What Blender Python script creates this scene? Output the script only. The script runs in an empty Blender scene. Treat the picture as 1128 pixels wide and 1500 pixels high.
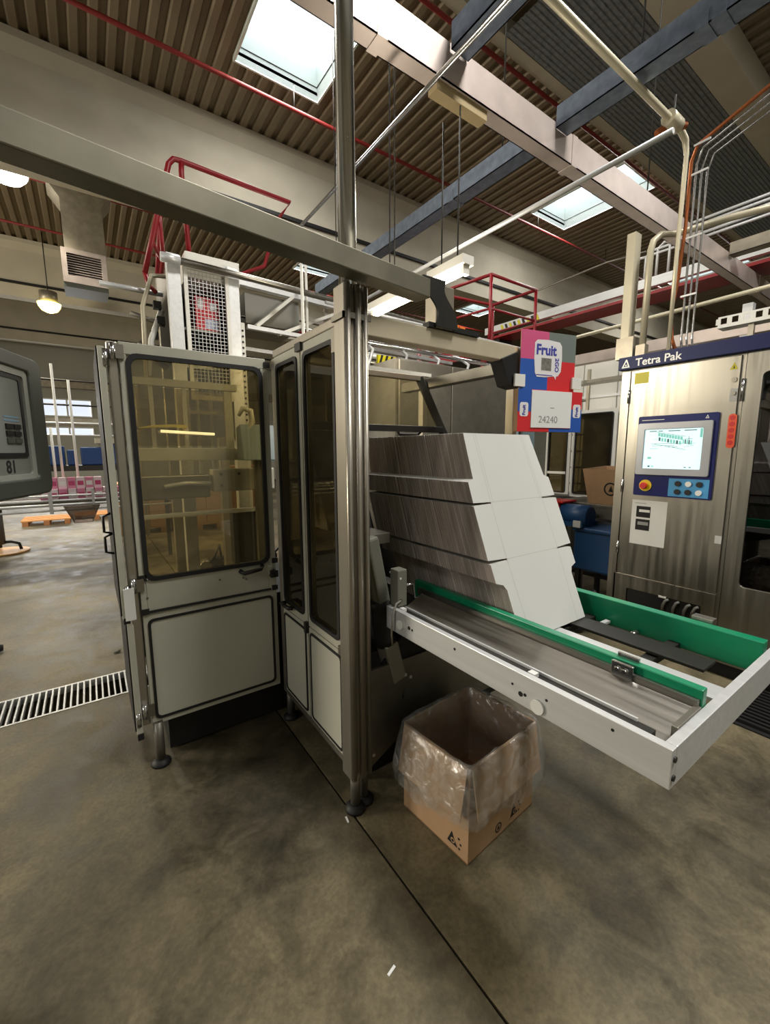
import bpy, bmesh, math, random
from mathutils import Vector, Matrix
random.seed(7)
SC = bpy.context.scene
COL = SC.collection
R = math.radians

# ------------------------------------------------------------------ camera
cam_d = bpy.data.cameras.new('camera'); cam = bpy.data.objects.new('camera', cam_d); COL.objects.link(cam)
cam_d.sensor_fit = 'VERTICAL'; cam_d.sensor_height = 36.0; cam_d.sensor_width = 27.072
cam_d.lens = 616.4 / 1500 * 36.0
cam_d.clip_start = 0.02; cam_d.clip_end = 200
pitch, roll, yaw = R(8.136), R(-0.2295), R(54.97)
Fw = Vector((math.cos(yaw) * math.cos(pitch), math.sin(yaw) * math.cos(pitch), -math.sin(pitch)))
Rt = Vector((math.sin(yaw), -math.cos(yaw), 0)); Up = Rt.cross(Fw)
Rt, Up = math.cos(roll) * Rt + math.sin(roll) * Up, -math.sin(roll) * Rt + math.cos(roll) * Up
m3 = Matrix((Rt, Up, -Fw)).transposed()
cam.matrix_world = Matrix.Translation((0, 0, 1.55)) @ m3.to_4x4()
SC.camera = cam

# ------------------------------------------------------------------ world, light, exposure
SC.view_settings.view_transform = 'Standard'
SC.view_settings.look = 'None'
SC.view_settings.gamma = 1.0
SC.view_settings.use_curve_mapping = False
SC.view_settings.exposure = -0.18
try:
    SC.cycles.use_denoising = True
    SC.cycles.max_bounces = 10; SC.cycles.transparent_max_bounces = 24
    SC.cycles.caustics_reflective = False; SC.cycles.caustics_refractive = False
    SC.cycles.sample_clamp_indirect = 6.0
except Exception:
    pass
world = bpy.data.worlds.new('sky'); SC.world = world; world.use_nodes = True
bgn = world.node_tree.nodes['Background']; bgn.inputs[0].default_value = (0.86, 0.93, 1.0, 1); bgn.inputs[1].default_value = 3.0

def area(name, loc, target, sx, sy, power, color=(1, 1, 1), spread=180):
    l = bpy.data.lights.new(name, 'AREA'); l.shape = 'RECTANGLE'; l.size = sx; l.size_y = sy
    l.energy = power; l.color = color; l.spread = R(spread)
    o = bpy.data.objects.new(name, l); COL.objects.link(o); o.location = loc
    o.rotation_euler = (Vector(target) - Vector(loc)).to_track_quat('-Z', 'Y').to_euler()
    return o
DECK = 7.0
SKY = [(-4.65, -3.35, 4.65, 6.7), (2.1, 3.4, 4.65, 6.7), (8.85, 10.1, 4.65, 6.7), (15.6, 16.9, 4.65, 6.7),
       (-4.65, -3.35, -2.4, -0.4), (2.1, 3.4, -2.4, -0.4), (8.85, 10.1, -2.4, -0.4),
       (5.5, 6.8, 11.2, 12.6), (12.2, 13.5, 11.2, 12.6)]
SKY = [(-14 + .21 * round((a + 14) / .21), -14 + .21 * round((b + 14) / .21), c, d) for a, b, c, d in SKY]   # on the rib grid
for i, (a, b, c, d) in enumerate(SKY):
    p = 170 if c > 0 else 90
    if 2 < a < 3 and c == -2.4: p = 520
    if a < 0: p = 45
    area('skylight_daylight', ((a + b) / 2, (c + d) / 2, 6.99), ((a + b) / 2, (c + d) / 2, 0), b - a, d - c, p, (1.0, 0.97, 0.92))
# daylight through the big windows at the far end, plus unseen fill lamps added left and behind
area('window_daylight', (-1.2, 21.6, 3.2), (-1.2, 10, 0.2), 4.5, 1.6, 260, (0.97, 0.96, .95))
area('left_floor_fill', (-9.0, 9.0, 3.6), (0.0, 8.0, 0.0), 3.0, 2.5, 1000, (1.0, 0.91, 0.74))  # unseen lamp added at left to brighten the far floor
area('left_side_fill', (-8.0, 0.6, 3.6), (0.8, 1.8, 1.0), 3.0, 2.4, 150, (1.0, 0.96, 0.88))  # unseen lamp added at left to light the machine side
area('rear_fill', (0.6, -5.0, 5.2), (1.4, 1.2, 1.2), 2.6, 1.8, 16, (1.0, 0.98, 0.95))  # unseen lamp added behind the camera as weak fill

# ------------------------------------------------------------------ helpers
def lin(c):
    c = c / 255.0
    return c / 12.92 if c <= 0.04045 else ((c + 0.055) / 1.055) ** 2.4
def rgb(r, g, b): return (lin(r), lin(g), lin(b), 1)

def M(name, col, rough=0.5, metal=0.0, var=0.0, scale=6.0, bump=0.0, stretch=(1, 1, 1), emit=0.0, spec=0.5, rvar=0.0):
    m = bpy.data.materials.new(name); m.use_nodes = True
    nt = m.node_tree; b = nt.nodes['Principled BSDF']
    b.inputs['Base Color'].default_value = rgb(*col); b.inputs['Roughness'].default_value = rough
    b.inputs['Metallic'].default_value = metal; b.inputs['Specular IOR Level'].default_value = spec
    if emit:
        b.inputs['Emission Color'].default_value = rgb(*col); b.inputs['Emission Strength'].default_value = emit
    if var or bump or rvar:
        tc = nt.nodes.new('ShaderNodeTexCoord'); mp = nt.nodes.new('ShaderNodeMapping'); mp.inputs['Scale'].default_value = stretch
        no = nt.nodes.new('ShaderNodeTexNoise'); no.inputs['Scale'].default_value = scale; no.inputs['Detail'].default_value = 6
        nt.links.new(tc.outputs['Object'], mp.inputs[0]); nt.links.new(mp.outputs[0], no.inputs[0])
        if var:
            mr = nt.nodes.new('ShaderNodeMapRange'); mr.inputs[1].default_value = .3; mr.inputs[2].default_value = .7
            mr.inputs[3].default_value = 1 - var; mr.inputs[4].default_value = 1 + var * .6
            mx = nt.nodes.new('ShaderNodeMix'); mx.data_type = 'RGBA'; mx.blend_type = 'MULTIPLY'; mx.inputs[0].default_value = 1
            nt.links.new(no.outputs[0], mr.inputs[0]); mx.inputs[6].default_value = rgb(*col)
            nt.links.new(mr.outputs[0], mx.inputs[7]); nt.links.new(mx.outputs[2], b.inputs['Base Color'])
        if rvar:
            mr2 = nt.nodes.new('ShaderNodeMapRange'); mr2.inputs[1].default_value = .3; mr2.inputs[2].default_value = .7
            mr2.inputs[3].default_value = max(.02, rough - rvar); mr2.inputs[4].default_value = min(1, rough + rvar)
            nt.links.new(no.outputs[0], mr2.inputs[0]); nt.links.new(mr2.outputs[0], b.inputs['Roughness'])
        if bump:
            bp = nt.nodes.new('ShaderNodeBump'); bp.inputs['Strength'].default_value = bump; bp.inputs['Distance'].default_value = .01
            nt.links.new(no.outputs[0], bp.inputs['Height']); nt.links.new(bp.outputs[0], b.inputs['Normal'])
    return m

def glass(name, tint, gloss=0.12, rough=0.02, dirt=0.0, dirtcol=(150, 140, 110)):
    m = bpy.data.materials.new(name); m.use_nodes = True; nt = m.node_tree
    for n in list(nt.nodes): nt.nodes.remove(n)
    out = nt.nodes.new('ShaderNodeOutputMaterial'); tr = nt.nodes.new('ShaderNodeBsdfTransparent'); tr.inputs[0].default_value = rgb(*tint)
    gl = nt.nodes.new('ShaderNodeBsdfGlossy'); gl.inputs['Roughness'].default_value = rough
    lw = nt.nodes.new('ShaderNodeLayerWeight'); lw.inputs[0].default_value = .35
    mr = nt.nodes.new('ShaderNodeMapRange'); mr.inputs[3].default_value = gloss; mr.inputs[4].default_value = .9
    mx = nt.nodes.new('ShaderNodeMixShader')
    nt.links.new(lw.outputs['Facing'], mr.inputs[0]); 
    pw = nt.nodes.new('ShaderNodeMath'); pw.operation = 'POWER'; pw.inputs[1].default_value = 3.0
    nt.links.new(lw.outputs['Facing'], pw.inputs[0]); nt.links.new(pw.outputs[0], mr.inputs[0])
    nt.links.new(mr.outputs[0], mx.inputs[0]); nt.links.new(tr.outputs[0], mx.inputs[1]); nt.links.new(gl.outputs[0], mx.inputs[2])
    last = mx
    if dirt:
        df = nt.nodes.new('ShaderNodeBsdfDiffuse'); df.inputs[0].default_value = rgb(*dirtcol)
        no = nt.nodes.new('ShaderNodeTexNoise'); no.inputs['Scale'].default_value = 5; no.inputs['Detail'].default_value = 8
        tc = nt.nodes.new('ShaderNodeTexCoord'); nt.links.new(tc.outputs['Object'], no.inputs[0])
        mr3 = nt.nodes.new('ShaderNodeMapRange'); mr3.inputs[1].default_value = .35; mr3.inputs[2].default_value = .75
        mr3.inputs[3].default_value = dirt * .4; mr3.inputs[4].default_value = dirt * 1.6
        mx2 = nt.nodes.new('ShaderNodeMixShader'); nt.links.new(no.outputs[0], mr3.inputs[0]); nt.links.new(mr3.outputs[0], mx2.inputs[0])
        nt.links.new(mx.outputs[0], mx2.inputs[1]); nt.links.new(df.outputs[0], mx2.inputs[2]); last = mx2
    nt.links.new(last.outputs[0], out.inputs[0])
    return m

class MB:
    def __init__(s, xf=None): s.v = []; s.f = []; s.m = []; s.xf = xf; s.sm = set()
    def add(s, vs, fs, mi=0, smooth=False):
        n = len(s.v)
        for p in vs:
            p = Vector(p); s.v.append(s.xf @ p if s.xf else p)
        for f in fs:
            if smooth: s.sm.add(len(s.f))
            s.f.append([i + n for i in f]); s.m.append(mi)
        return s
    def box(s, x0, x1, y0, y1, z0, z1, mi=0):
        return s.add([(x0, y0, z0), (x1, y0, z0), (x1, y1, z0), (x0, y1, z0), (x0, y0, z1), (x1, y0, z1), (x1, y1, z1), (x0, y1, z1)],
                     [(0, 3, 2, 1), (4, 5, 6, 7), (0, 1, 5, 4), (1, 2, 6, 5), (2, 3, 7, 6), (3, 0, 4, 7)], mi)
    def bar(s, p, q, w, h, mi=0):
        p, q = Vector(p), Vector(q); d = (q - p).normalized()
        up = Vector((0, 0, 1)) if abs(d.z) < .95 else Vector((0, 1, 0))
        a = d.cross(up).normalized() * w / 2; b = a.cross(d).normalized() * h / 2
        vs = [c + sa * a + sb * b for c in (p, q) for sa, sb in ((-1, -1), (1, -1), (1, 1), (-1, 1))]
        return s.add(vs, [(0, 1, 2, 3), (7, 6, 5, 4), (0, 4, 5, 1), (1, 5, 6, 2), (2, 6, 7, 3), (3, 7, 4, 0)], mi)
    def tube(s, pts, r, n=8, mi=0, closed=False, caps=True):
        pts = [Vector(p) for p in pts]; k = len(pts); vs = []; fs = []
        prev = None
        for i, p in enumerate(pts):
            if closed: d = pts[(i + 1) % k] - pts[i - 1]
            else: d = pts[min(i + 1, k - 1)] - pts[max(i - 1, 0)]
            d.normalize()
            if prev is None:
                u = d.orthogonal().normalized()
            else:
                u = (prev - d * prev.dot(d)); u = u.normalized() if u.length > 1e-6 else d.orthogonal().normalized()
            prev = u; w = d.cross(u)
            rr = r[i] if isinstance(r, (list, tuple)) else r
            for j in range(n):
                a = 2 * math.pi * j / n; vs.append(p + (math.cos(a) * u + math.sin(a) * w) * rr)
        for i in range(k if closed else k - 1):
            for j in range(n):
                a, b = i * n + j, i * n + (j + 1) % n; c, e = ((i + 1) % k) * n + (j + 1) % n, ((i + 1) % k) * n + j
                fs.append((a, b, c, e))
        s.add(vs, fs, mi, True)
        if caps and not closed:
            n0 = len(s.v) - len(vs)
            s.f.append([n0 + j for j in range(n)][::-1]); s.m.append(mi)
            s.f.append([n0 + (k - 1) * n + j for j in range(n)]); s.m.append(mi)
        return s
    def cyl(s, p, q, r, n=12, mi=0): return s.tube([p, q], r, n, mi)
    def prism(s, poly, axis, a, b, mi=0, mie=None):
        def P(u, w, t): return {'x': (t, u, w), 'y': (u, t, w), 'z': (u, w, t)}[axis]
        k = len(poly); vs = [P(u, w, a) for u, w in poly] + [P(u, w, b) for u, w in poly]
        mie = mi if mie is None else mie
        s.add(vs, [list(range(k))[::-1]], mi); n0 = len(s.v) - 2 * k
        s.f.append([n0 + k + i for i in range(k)]); s.m.append(mi)
        for i in range(k):
            j = (i + 1) % k; s.f.append([n0 + i, n0 + j, n0 + k + j, n0 + k + i]); s.m.append(mie)
        return s
    def ring(s, axis, outer, inner, a, b, ro=0.0, ri=0.0, mi=0):
        def P(u, w, t): return {'x': (t, u, w), 'y': (u, t, w), 'z': (u, w, t)}[axis]
        A = rrect(*outer, ro); B = rrect(*inner, ri); k = len(A)
        vs = [P(u, w, a) for u, w in A] + [P(u, w, a) for u, w in B] + [P(u, w, b) for u, w in A] + [P(u, w, b) for u, w in B]
        fs = []
        for i in range(k):
            j = (i + 1) % k
            fs += [(i, j, k + j, k + i), (2 * k + i, 3 * k + i, 3 * k + j, 2 * k + j), (i, 2 * k + i, 2 * k + j, j), (k + i, k + j, 3 * k + j, 3 * k + i)]
        return s.add(vs, fs, mi)
    def build(s, name, mats, parent=None, bevel=0.0, kind=None, smooth=False, seg=2):
        if not isinstance(mats, (list, tuple)): mats = [mats]
        vs = s.v; org = Vector((0, 0, 0)); off = Vector((0, 0, 0))
        if parent is None:
            xs = [v.x for v in vs]; ys = [v.y for v in vs]; zs = [v.z for v in vs]
            org = Vector(((min(xs) + max(xs)) / 2, (min(ys) + max(ys)) / 2, min(zs))); off = org
        else:
            q = parent
            while q is not None: off = off + q.location; q = q.parent
        me = bpy.data.meshes.new(name); me.from_pydata([tuple(v - off) for v in vs], [], s.f)
        for m in mats: me.materials.append(m)
        bm = bmesh.new(); bm.from_mesh(me)
        bm.faces.ensure_lookup_table()
        for i, f in enumerate(bm.faces): f.material_index = s.m[i]; f.smooth = smooth or (i in s.sm)
        bmesh.ops.recalc_face_normals(bm, faces=bm.faces); bm.to_mesh(me); bm.free(); me.update()
        o = bpy.data.objects.new(name, me); COL.objects.link(o); o.location = org
        if parent is not None: o.parent = parent
        if bevel:
            md = o.modifiers.new('edge', 'BEVEL'); md.width = bevel; md.segments = seg; md.limit_method = 'ANGLE'; md.angle_limit = R(40)
        if kind: o['kind'] = kind
        return o

def rrect(u0, u1, w0, w1, r, n=4):
    r = max(r, 1e-4); pts = []
    for cu, cw, a0 in ((u1 - r, w1 - r, 0), (u0 + r, w1 - r, 90), (u0 + r, w0 + r, 180), (u1 - r, w0 + r, 270)):
        for i in range(n + 1):
            a = R(a0 + 90 * i / n); pts.append((cu + r * math.cos(a), cw + r * math.sin(a)))
    return pts

def tag(o, label, cat, group=None, kind=None):
    o['label'] = label; o['category'] = cat
    if group: o['group'] = group
    if kind: o['kind'] = kind
    return o
def thing(name, label, cat, loc, group=None):
    o = bpy.data.objects.new(name, None); COL.objects.link(o); o.location = loc; o.empty_display_size = .1
    return tag(o, label, cat, group)
def dup(root, loc, label=None, group=None, rz=None):
    r = root.copy(); COL.objects.link(r); r.location = loc
    if rz is not None: r.rotation_euler.z = rz
    if label: r['label'] = label
    if group: r['group'] = group
    for ch in list(root.children):
        c = ch.copy(); COL.objects.link(c); c.parent = r
        for g in ch.children:
            d = g.copy(); COL.objects.link(d); d.parent = c
    return r
def struct(o): o['kind'] = 'structure'; return o
def text(name, body, size, mat, parent, origin, right, up, depth=0.0006, align='LEFT', bold=0.0, sx=1.0):
    cu = bpy.data.curves.new(name, 'FONT'); cu.body = body; cu.size = size; cu.extrude = depth; cu.align_x = align; cu.offset = bold
    tmp = bpy.data.objects.new(name + '_tmp', cu)
    me = bpy.data.meshes.new_from_object(tmp); bpy.data.objects.remove(tmp)
    r_, u_ = Vector(right).normalized(), Vector(up).normalized(); n_ = r_.cross(u_)
    off = Vector((0, 0, 0)); q = parent
    while q is not None: off = off + q.location; q = q.parent
    mt = Matrix((r_ * sx, u_, n_)).transposed().to_4x4(); mt.translation = Vector(origin) - off
    me.transform(mt); me.materials.clear(); me.materials.append(mat)
    o = bpy.data.objects.new(name, me); COL.objects.link(o); o.parent = parent
    return o

# ------------------------------------------------------------------ materials
def floor_material():
    m = bpy.data.materials.new('stained_concrete'); m.use_nodes = True; nt = m.node_tree; b = nt.nodes['Principled BSDF']
    L = nt.links.new; N = nt.nodes.new
    tc = N('ShaderNodeTexCoord')
    mp = N('ShaderNodeMapping'); L(tc.outputs['Object'], mp.inputs[0])
    n1 = N('ShaderNodeTexNoise'); n1.inputs['Scale'].default_value = .9; n1.inputs['Detail'].default_value = 7; n1.inputs['Roughness'].default_value = .62
    n2 = N('ShaderNodeTexNoise'); n2.inputs['Scale'].default_value = 4.5; n2.inputs['Distortion'].default_value = .6; n2.inputs['Detail'].default_value = 9; n2.inputs['Roughness'].default_value = .7
    n3 = N('ShaderNodeTexNoise'); n3.inputs['Scale'].default_value = 70; n3.inputs['Detail'].default_value = 3
    for n in (n1, n2, n3): L(mp.outputs[0], n.inputs[0])
    r1 = N('ShaderNodeValToRGB'); e = r1.color_ramp.elements
    e[0].position = .33; e[0].color = rgb(58, 53, 41); e[1].position = .68; e[1].color = rgb(126, 116, 90)
    L(n1.outputs[0], r1.inputs[0])
    r2 = N('ShaderNodeValToRGB'); e = r2.color_ramp.elements
    e[0].position = .34; e[0].color = (.42, .42, .42, 1); e[1].position = .6; e[1].color = (1.15, 1.12, 1.06, 1)
    L(n2.outputs[0], r2.inputs[0])
    mx = N('ShaderNodeMix'); mx.data_type = 'RGBA'; mx.blend_type = 'MULTIPLY'; mx.inputs[0].default_value = .85
    L(r1.outputs[0], mx.inputs[6]); L(r2.outputs[0], mx.inputs[7])
    # small dark spots
    vo = N('ShaderNodeTexVoronoi'); vo.inputs['Scale'].default_value = 2.6; L(mp.outputs[0], vo.inputs[0])
    r3 = N('ShaderNodeValToRGB'); e = r3.color_ramp.elements
    e[0].position = .02; e[0].color = (.35, .35, .35, 1); e[1].position = .06; e[1].color = (1, 1, 1, 1)
    L(vo.outputs[0], r3.inputs[0])
    mx2 = N('ShaderNodeMix'); mx2.data_type = 'RGBA'; mx2.blend_type = 'MULTIPLY'; mx2.inputs[0].default_value = .7
    L(mx.outputs[2], mx2.inputs[6]); L(r3.outputs[0], mx2.inputs[7])
    r4 = N('ShaderNodeValToRGB'); e = r4.color_ramp.elements
    e[0].position = .35; e[0].color = (.82, .82, .82, 1); e[1].position = .65; e[1].color = (1.08, 1.08, 1.08, 1)
    L(n3.outputs[0], r4.inputs[0])
    mx3 = N('ShaderNodeMix'); mx3.data_type = 'RGBA'; mx3.blend_type = 'MULTIPLY'; mx3.inputs[0].default_value = 1
    L(mx2.outputs[2], mx3.inputs[6]); L(r4.outputs[0], mx3.inputs[7]); L(mx3.outputs[2], b.inputs['Base Color'])
    rr = N('ShaderNodeMapRange'); rr.inputs[1].default_value = .35; rr.inputs[2].default_value = .65; rr.inputs[3].default_value = .4; rr.inputs[4].default_value = .7
    L(n2.outputs[0], rr.inputs[0]); L(rr.outputs[0], b.inputs['Roughness'])
    bp = N('ShaderNodeBump'); bp.inputs['Strength'].default_value = .25; bp.inputs['Distance'].default_value = .004
    L(n3.outputs[0], bp.inputs['Height']); L(bp.outputs[0], b.inputs['Normal'])
    return m
floor_m = floor_material()
paint = M('pebble_grey_paint', (178, 176, 160), .42, var=.06, scale=9, spec=.4)
paint_panel = M('pebble_grey_panel', (186, 185, 170), .38, var=.05, scale=3, spec=.4)
rubber = M('black_rubber', (14, 14, 14), .6)
black = M('black_plastic', (22, 22, 22), .45)
amber = glass('amber_polycarbonate', (220, 211, 180), .10, .03, .10, (150, 142, 112))
smoke = glass('smoked_polycarbonate', (158, 149, 122), .10, .03, .07, (120, 112, 90))
steel = M('brushed_steel', (146, 142, 132), .36, 1.0, var=.04, scale=30, stretch=(1, 1, .05), rvar=.08)
steel_x = M('brushed_steel_flat', (150, 146, 138), .42, 1.0, var=.14, scale=60, stretch=(1, .03, 1), rvar=.08)
steel_d = M('dull_steel', (132, 128, 118), .45, .8, var=.12, scale=14)
chrome = M('bright_steel_tube', (196, 196, 196), .2, 1.0)
alu = M('anodised_profile', (168, 162, 150), .36, .85, var=.06, scale=30, stretch=(1, 1, .05))
alu_w = M('satin_aluminium', (212, 213, 212), .42, .4, var=.08, scale=40, stretch=(1, .04, 1))
galv = M('galvanised_steel', (162, 154, 138), .46, .65, var=.2, scale=9)
galv_b = M('galvanised_blue_grey', (128, 140, 158), .42, .7, var=.25, scale=18)
galv_p = M('pale_zinc_channel', (206, 192, 184), .42, .45, var=.12, scale=7)
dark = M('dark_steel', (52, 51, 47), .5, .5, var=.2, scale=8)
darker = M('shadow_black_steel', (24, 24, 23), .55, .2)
green = M('green_guide_plastic', (12, 132, 92), .33, var=.04, scale=20)
white_p = M('white_plastic', (226, 226, 220), .4)
white_paper = M('white_paper', (228, 228, 224), .8)
screen_frame = M('silver_bezel', (150, 152, 156), .4, .6)
navy = M('navy_blue_enamel', (18, 26, 92), .45, spec=.25)
navy_s = M('deep_blue_strip', (16, 26, 76), .5, spec=.25)
skyblue = M('light_blue_keypad', (64, 150, 205), .45)
yellow = M('signal_yellow', (235, 200, 20), .45)
yellow_d = M('olive_yellow_label', (196, 186, 20), .5)
redp = M('signal_red', (200, 30, 26), .4)
red_rail = M('dark_red_enamel', (142, 22, 30), .4, var=.15, scale=8)
orange = M('orange_label', (226, 84, 40), .5)
kraft = M('kraft_cardboard', (176, 142, 106), .8, var=.07, scale=14)
kraft_d = M('kraft_cardboard_inside', (150, 112, 80), .85, var=.07, scale=14)
ink = M('black_ink', (20, 18, 18), .7)
blue_m = M('machine_blue', (22, 66, 112), .42, var=.1, scale=6)
conc = M('beige_concrete', (188, 181, 163), .8, var=.1, scale=2.0, bump=.1)
deck_m = M('ribbed_roof_sheet', (126, 112, 90), .62, .1, var=.14, scale=.8)
foil_m = M('grey_insulation_foil', (132, 138, 142), .45, .25, var=.3, scale=16, bump=.6)
red_pipe_m = M('sprinkler_red', (120, 28, 24), .5)
wall_m = M('pale_wall_panel', (172, 172, 160), .7, var=.06, scale=.8)
white_l = M('white_lacquer', (226, 224, 214), .4)
cream_pipe = M('cream_pipe', (206, 198, 172), .38, .3)
beige_metal = M('cream_cable_duct', (188, 180, 156), .4, .2, var=.06, scale=6)
copper = M('copper_pipe', (176, 104, 62), .35, .8)
tape = M('translucent_tape', (190, 180, 150), .35)
grey_box = M('grey_sensor_box', (112, 112, 100), .5)
screen_glow = M('lit_screen', (206, 236, 240), .4, emit=.85)
screen_teal = M('lit_screen_green', (120, 196, 186), .4, emit=.5)
screen_ink = M('lit_screen_dark', (70, 110, 120), .4, emit=.12)
tube_glow = M('fluorescent_glow', (255, 246, 226), .4, emit=14.0)
tube_glow_c = M('cool_fluorescent_glow', (226, 236, 255), .4, emit=2.0)
lamp_glow = M('sodium_glow', (255, 232, 130), .4, emit=6.0)
lamp_glow_w = M('high_bay_glow', (255, 250, 235), .4, emit=30.0)
dome = M('skylight_dome', (236, 244, 252), .4, emit=2.6)
daywin = M('daylit_window', (218, 228, 246), .3, emit=1.05)
shaft_m = M('white_skylight_lining', (216, 224, 218), .5)

# ------------------------------------------------------------------ floor
FX0, FX1, FY0, FY1 = -14, 24.01, -7, 22
TR = (-6.0, .62, 3.06, 3.40)      # drain trench
J = (.805, .815)                  # expansion joint
def slab(rects, name):
    mb = MB()
    for x0, x1, y0, y1 in rects: mb.box(x0, x1, y0, y1, -.25, 0)
    o = mb.build(name, floor_m); o.location.z = o.location.z
    return struct(o)
slab([(FX0, J[0], FY0, TR[2]), (FX0, TR[0], TR[2], TR[3]), (TR[1], J[0], TR[2], TR[3]), (FX0, J[0], TR[3], FY1)], 'floor')
slab([(J[1], FX1, FY0, FY1)], 'floor')
jt = MB().box(J[0], J[1], FY0, FY1, -.24, -.012).build('trim_1', darker); struct(jt)
tb = MB().box(TR[0], TR[1], TR[2], TR[3], -.25, -.2).build('trim_2', darker); struct(tb)

# drain grate with one object per bar
dg = thing('drain_grate', 'bright slotted drain grate set in the floor left of the open guard door', 'drain grate', (-.3, 3.23, -.045))
fr = MB()
for y in (TR[2] + .008, TR[3] - .008): fr.box(-1.5, TR[1], y - .008, y + .008, -.045, .003)
fr.build('edge_bar', alu_w, dg)
bar0 = None
for i in range(60):
    x = -1.42 + i * .0335
    if bar0 is None:
        bar0 = MB().box(x - .0045, x + .0045, TR[2] + .016, TR[3] - .016, -.03, .003).build('bar', alu_w, dg); x00 = x
    else:
        c = bar0.copy(); COL.objects.link(c); c.parent = dg; c.location.x = x - x00

# ------------------------------------------------------------------ roof deck with ribs along y, skylights, girders
def deck():
    mb = MB()
    def strip(x0, x1, y0, y1):
        pts = []; p = .21; k0 = math.ceil(x0 / p); x = x0
        prof = [(0, 0), (.085, 0), (.115, .055), (.18, .055), (.21, 0)]
        n = int(round((x1 - x0) / p)); w = (x1 - x0) / n
        for i in range(n):
            for u, h in prof[:-1]: pts.append((x0 + i * w + u / p * w, DECK + h))
        pts.append((x1, DECK))
        vs = [(x, y0, z) for x, z in pts] + [(x, y1, z) for x, z in pts]; k = len(pts)
        mb.add(vs, [(i, i + 1, k + i + 1, k + i) for i in range(k - 1)])
    rows = [(-7, -2.4, []), (-2.4, -.4, [0]), (-.4, 4.65, []), (4.65, 6.7, [1]), (6.7, 11.2, []), (11.2, 12.6, [2]), (12.6, 22, [])]
    for y0, y1, hole in rows:
        if not hole: strip(FX0, FX1, y0, y1)
        else:
            xs = sorted((a, b) for a, b, c, d in SKY if abs(c - y0) < .01); x = FX0
            for a, b in xs: strip(x, a, y0, y1); x = b
            strip(x, FX1, y0, y1)
    return struct(mb.build('ceiling', deck_m))
deck()

def roof_cover():
    mb = MB(); z0, z1 = 7.075, 7.12
    for y0, y1, key in ((-7, -2.4, None), (-2.4, -.4, -2.4), (-.4, 4.65, None), (4.65, 6.7, 4.65), (6.7, 11.2, None), (11.2, 12.6, 11.2), (12.6, 22, None)):
        x = FX0
        for a, b in sorted((a, b) for a, b, c, d in SKY if key is not None and abs(c - key) < .01): mb.box(x, a - .03, y0, y1, z0, z1); x = b + .03
        mb.box(x, FX1, y0, y1, z0, z1)
    return struct(mb.build('roof', darker))
roof_cover()
n_ = 1
for a, b, c, d in SKY:
    w = MB(); t = .03; z0, z1 = DECK - .02, DECK + .55
    w.box(a - t, a, c - t, d + t, z0, z1).box(b, b + t, c - t, d + t, z0, z1).box(a, b, c - t, c, z0, z1).box(a, b, d, d + t, z0, z1)
    o = struct(w.build('window_%d' % n_, shaft_m)); n_ += 1
    MB().box(a, b, c, d, z1 - .06, z1 - .03).build('pane', dome, o)
    seam = MB()
    seam.box(a, b, d - .012, d, z0 + .2, z0 + .206); seam.box(b - .012, b, c, d, z0 + .2, z0 + .206)
    seam.build('lining_joint', darker, o)
g = 1
def girder(y0, y1, z0, name, flange=True):
    global g
    mb = MB()
    if flange: mb.prism([(y0 - .12, 7.0), (y0 - .12, 6.9), (y0, 6.75), (y0, z0), (y1, z0), (y1, 6.75), (y1 + .12, 6.9), (y1 + .12, 7.0)], 'x', FX0, FX1)
    else: mb.box(FX0, FX1, y0, y1, z0, 7.0)
    return struct(mb.build(name, conc))
girder(8.0, 8.45, 5.5, 'roof_beam'); girder(15.0, 15.4, 5.6, 'roof_beam'); girder(4.13, 4.29, 6.76, 'roof_beam', False)
girder(2.5, 2.88, 6.62, 'roof_beam', False); girder(.6, 1.0, 5.7, 'roof_beam') if False else None
girder(-6.0, -5.6, 5.5, 'roof_beam'); girder(20.6, 21.0, 5.6, 'roof_beam')
for y, z, nm in ((8.0, 5.82, 'trim_4'), (15.0, 5.9, 'trim_5'), (20.6, 5.95, 'trim_6')):
    struct(MB().box(FX0, FX1, y - .05, y - .001, z, z + .06).build(nm, darker))
for k, (y, z, lab) in enumerate(((6.62, 6.66, 'red sprinkler pipe under the ribbed roof nearest the tall upright post'),
                                 (4.36, 6.72, 'red sprinkler pipe tucked along the narrow beige roof beam'),
                                 (13.0, 6.6, 'red sprinkler pipe beyond the large concrete girder'),
                                 (10.8, 6.6, 'second red sprinkler pipe beyond the large concrete girder'))):
    pr = thing('sprinkler_pipe', lab, 'pipe', (0, y, z))
    MB().tube([(FX0 + .5, y, z), (FX1 - .5, y, z)], .028, 8).build('pipe', red_pipe_m, pr)
    hg = MB()
    for x in range(-12, 23, 3): hg.cyl((x, y, z), (x, y, 7.0), .008, 5)
    hg.build('hanger', dark, pr)
# suspended insulation sheet between the two narrow roof beams
def foil():
    mb = MB(); x0, x1, y0, y1, z = 4.75, 20.0, 2.9, 4.12, 6.74
    pts = []; p = .061; n = int((y1 - y0) / p)
    for i in range(n):
        for u, h in ((0, 0), (.036, 0), (.044, .012), (.053, .012)): pts.append((y0 + i * p + u, z + h))
    vs = [(x0, y, h) for y, h in pts] + [(x1, y, h) for y, h in pts]; k = len(pts)
    mb.add(vs, [(i, i + 1, k + i + 1, k + i) for i in range(k - 1)])
    top = MB(); 
    return struct(mb.build('ceiling_panel', foil_m))
foil()
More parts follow.
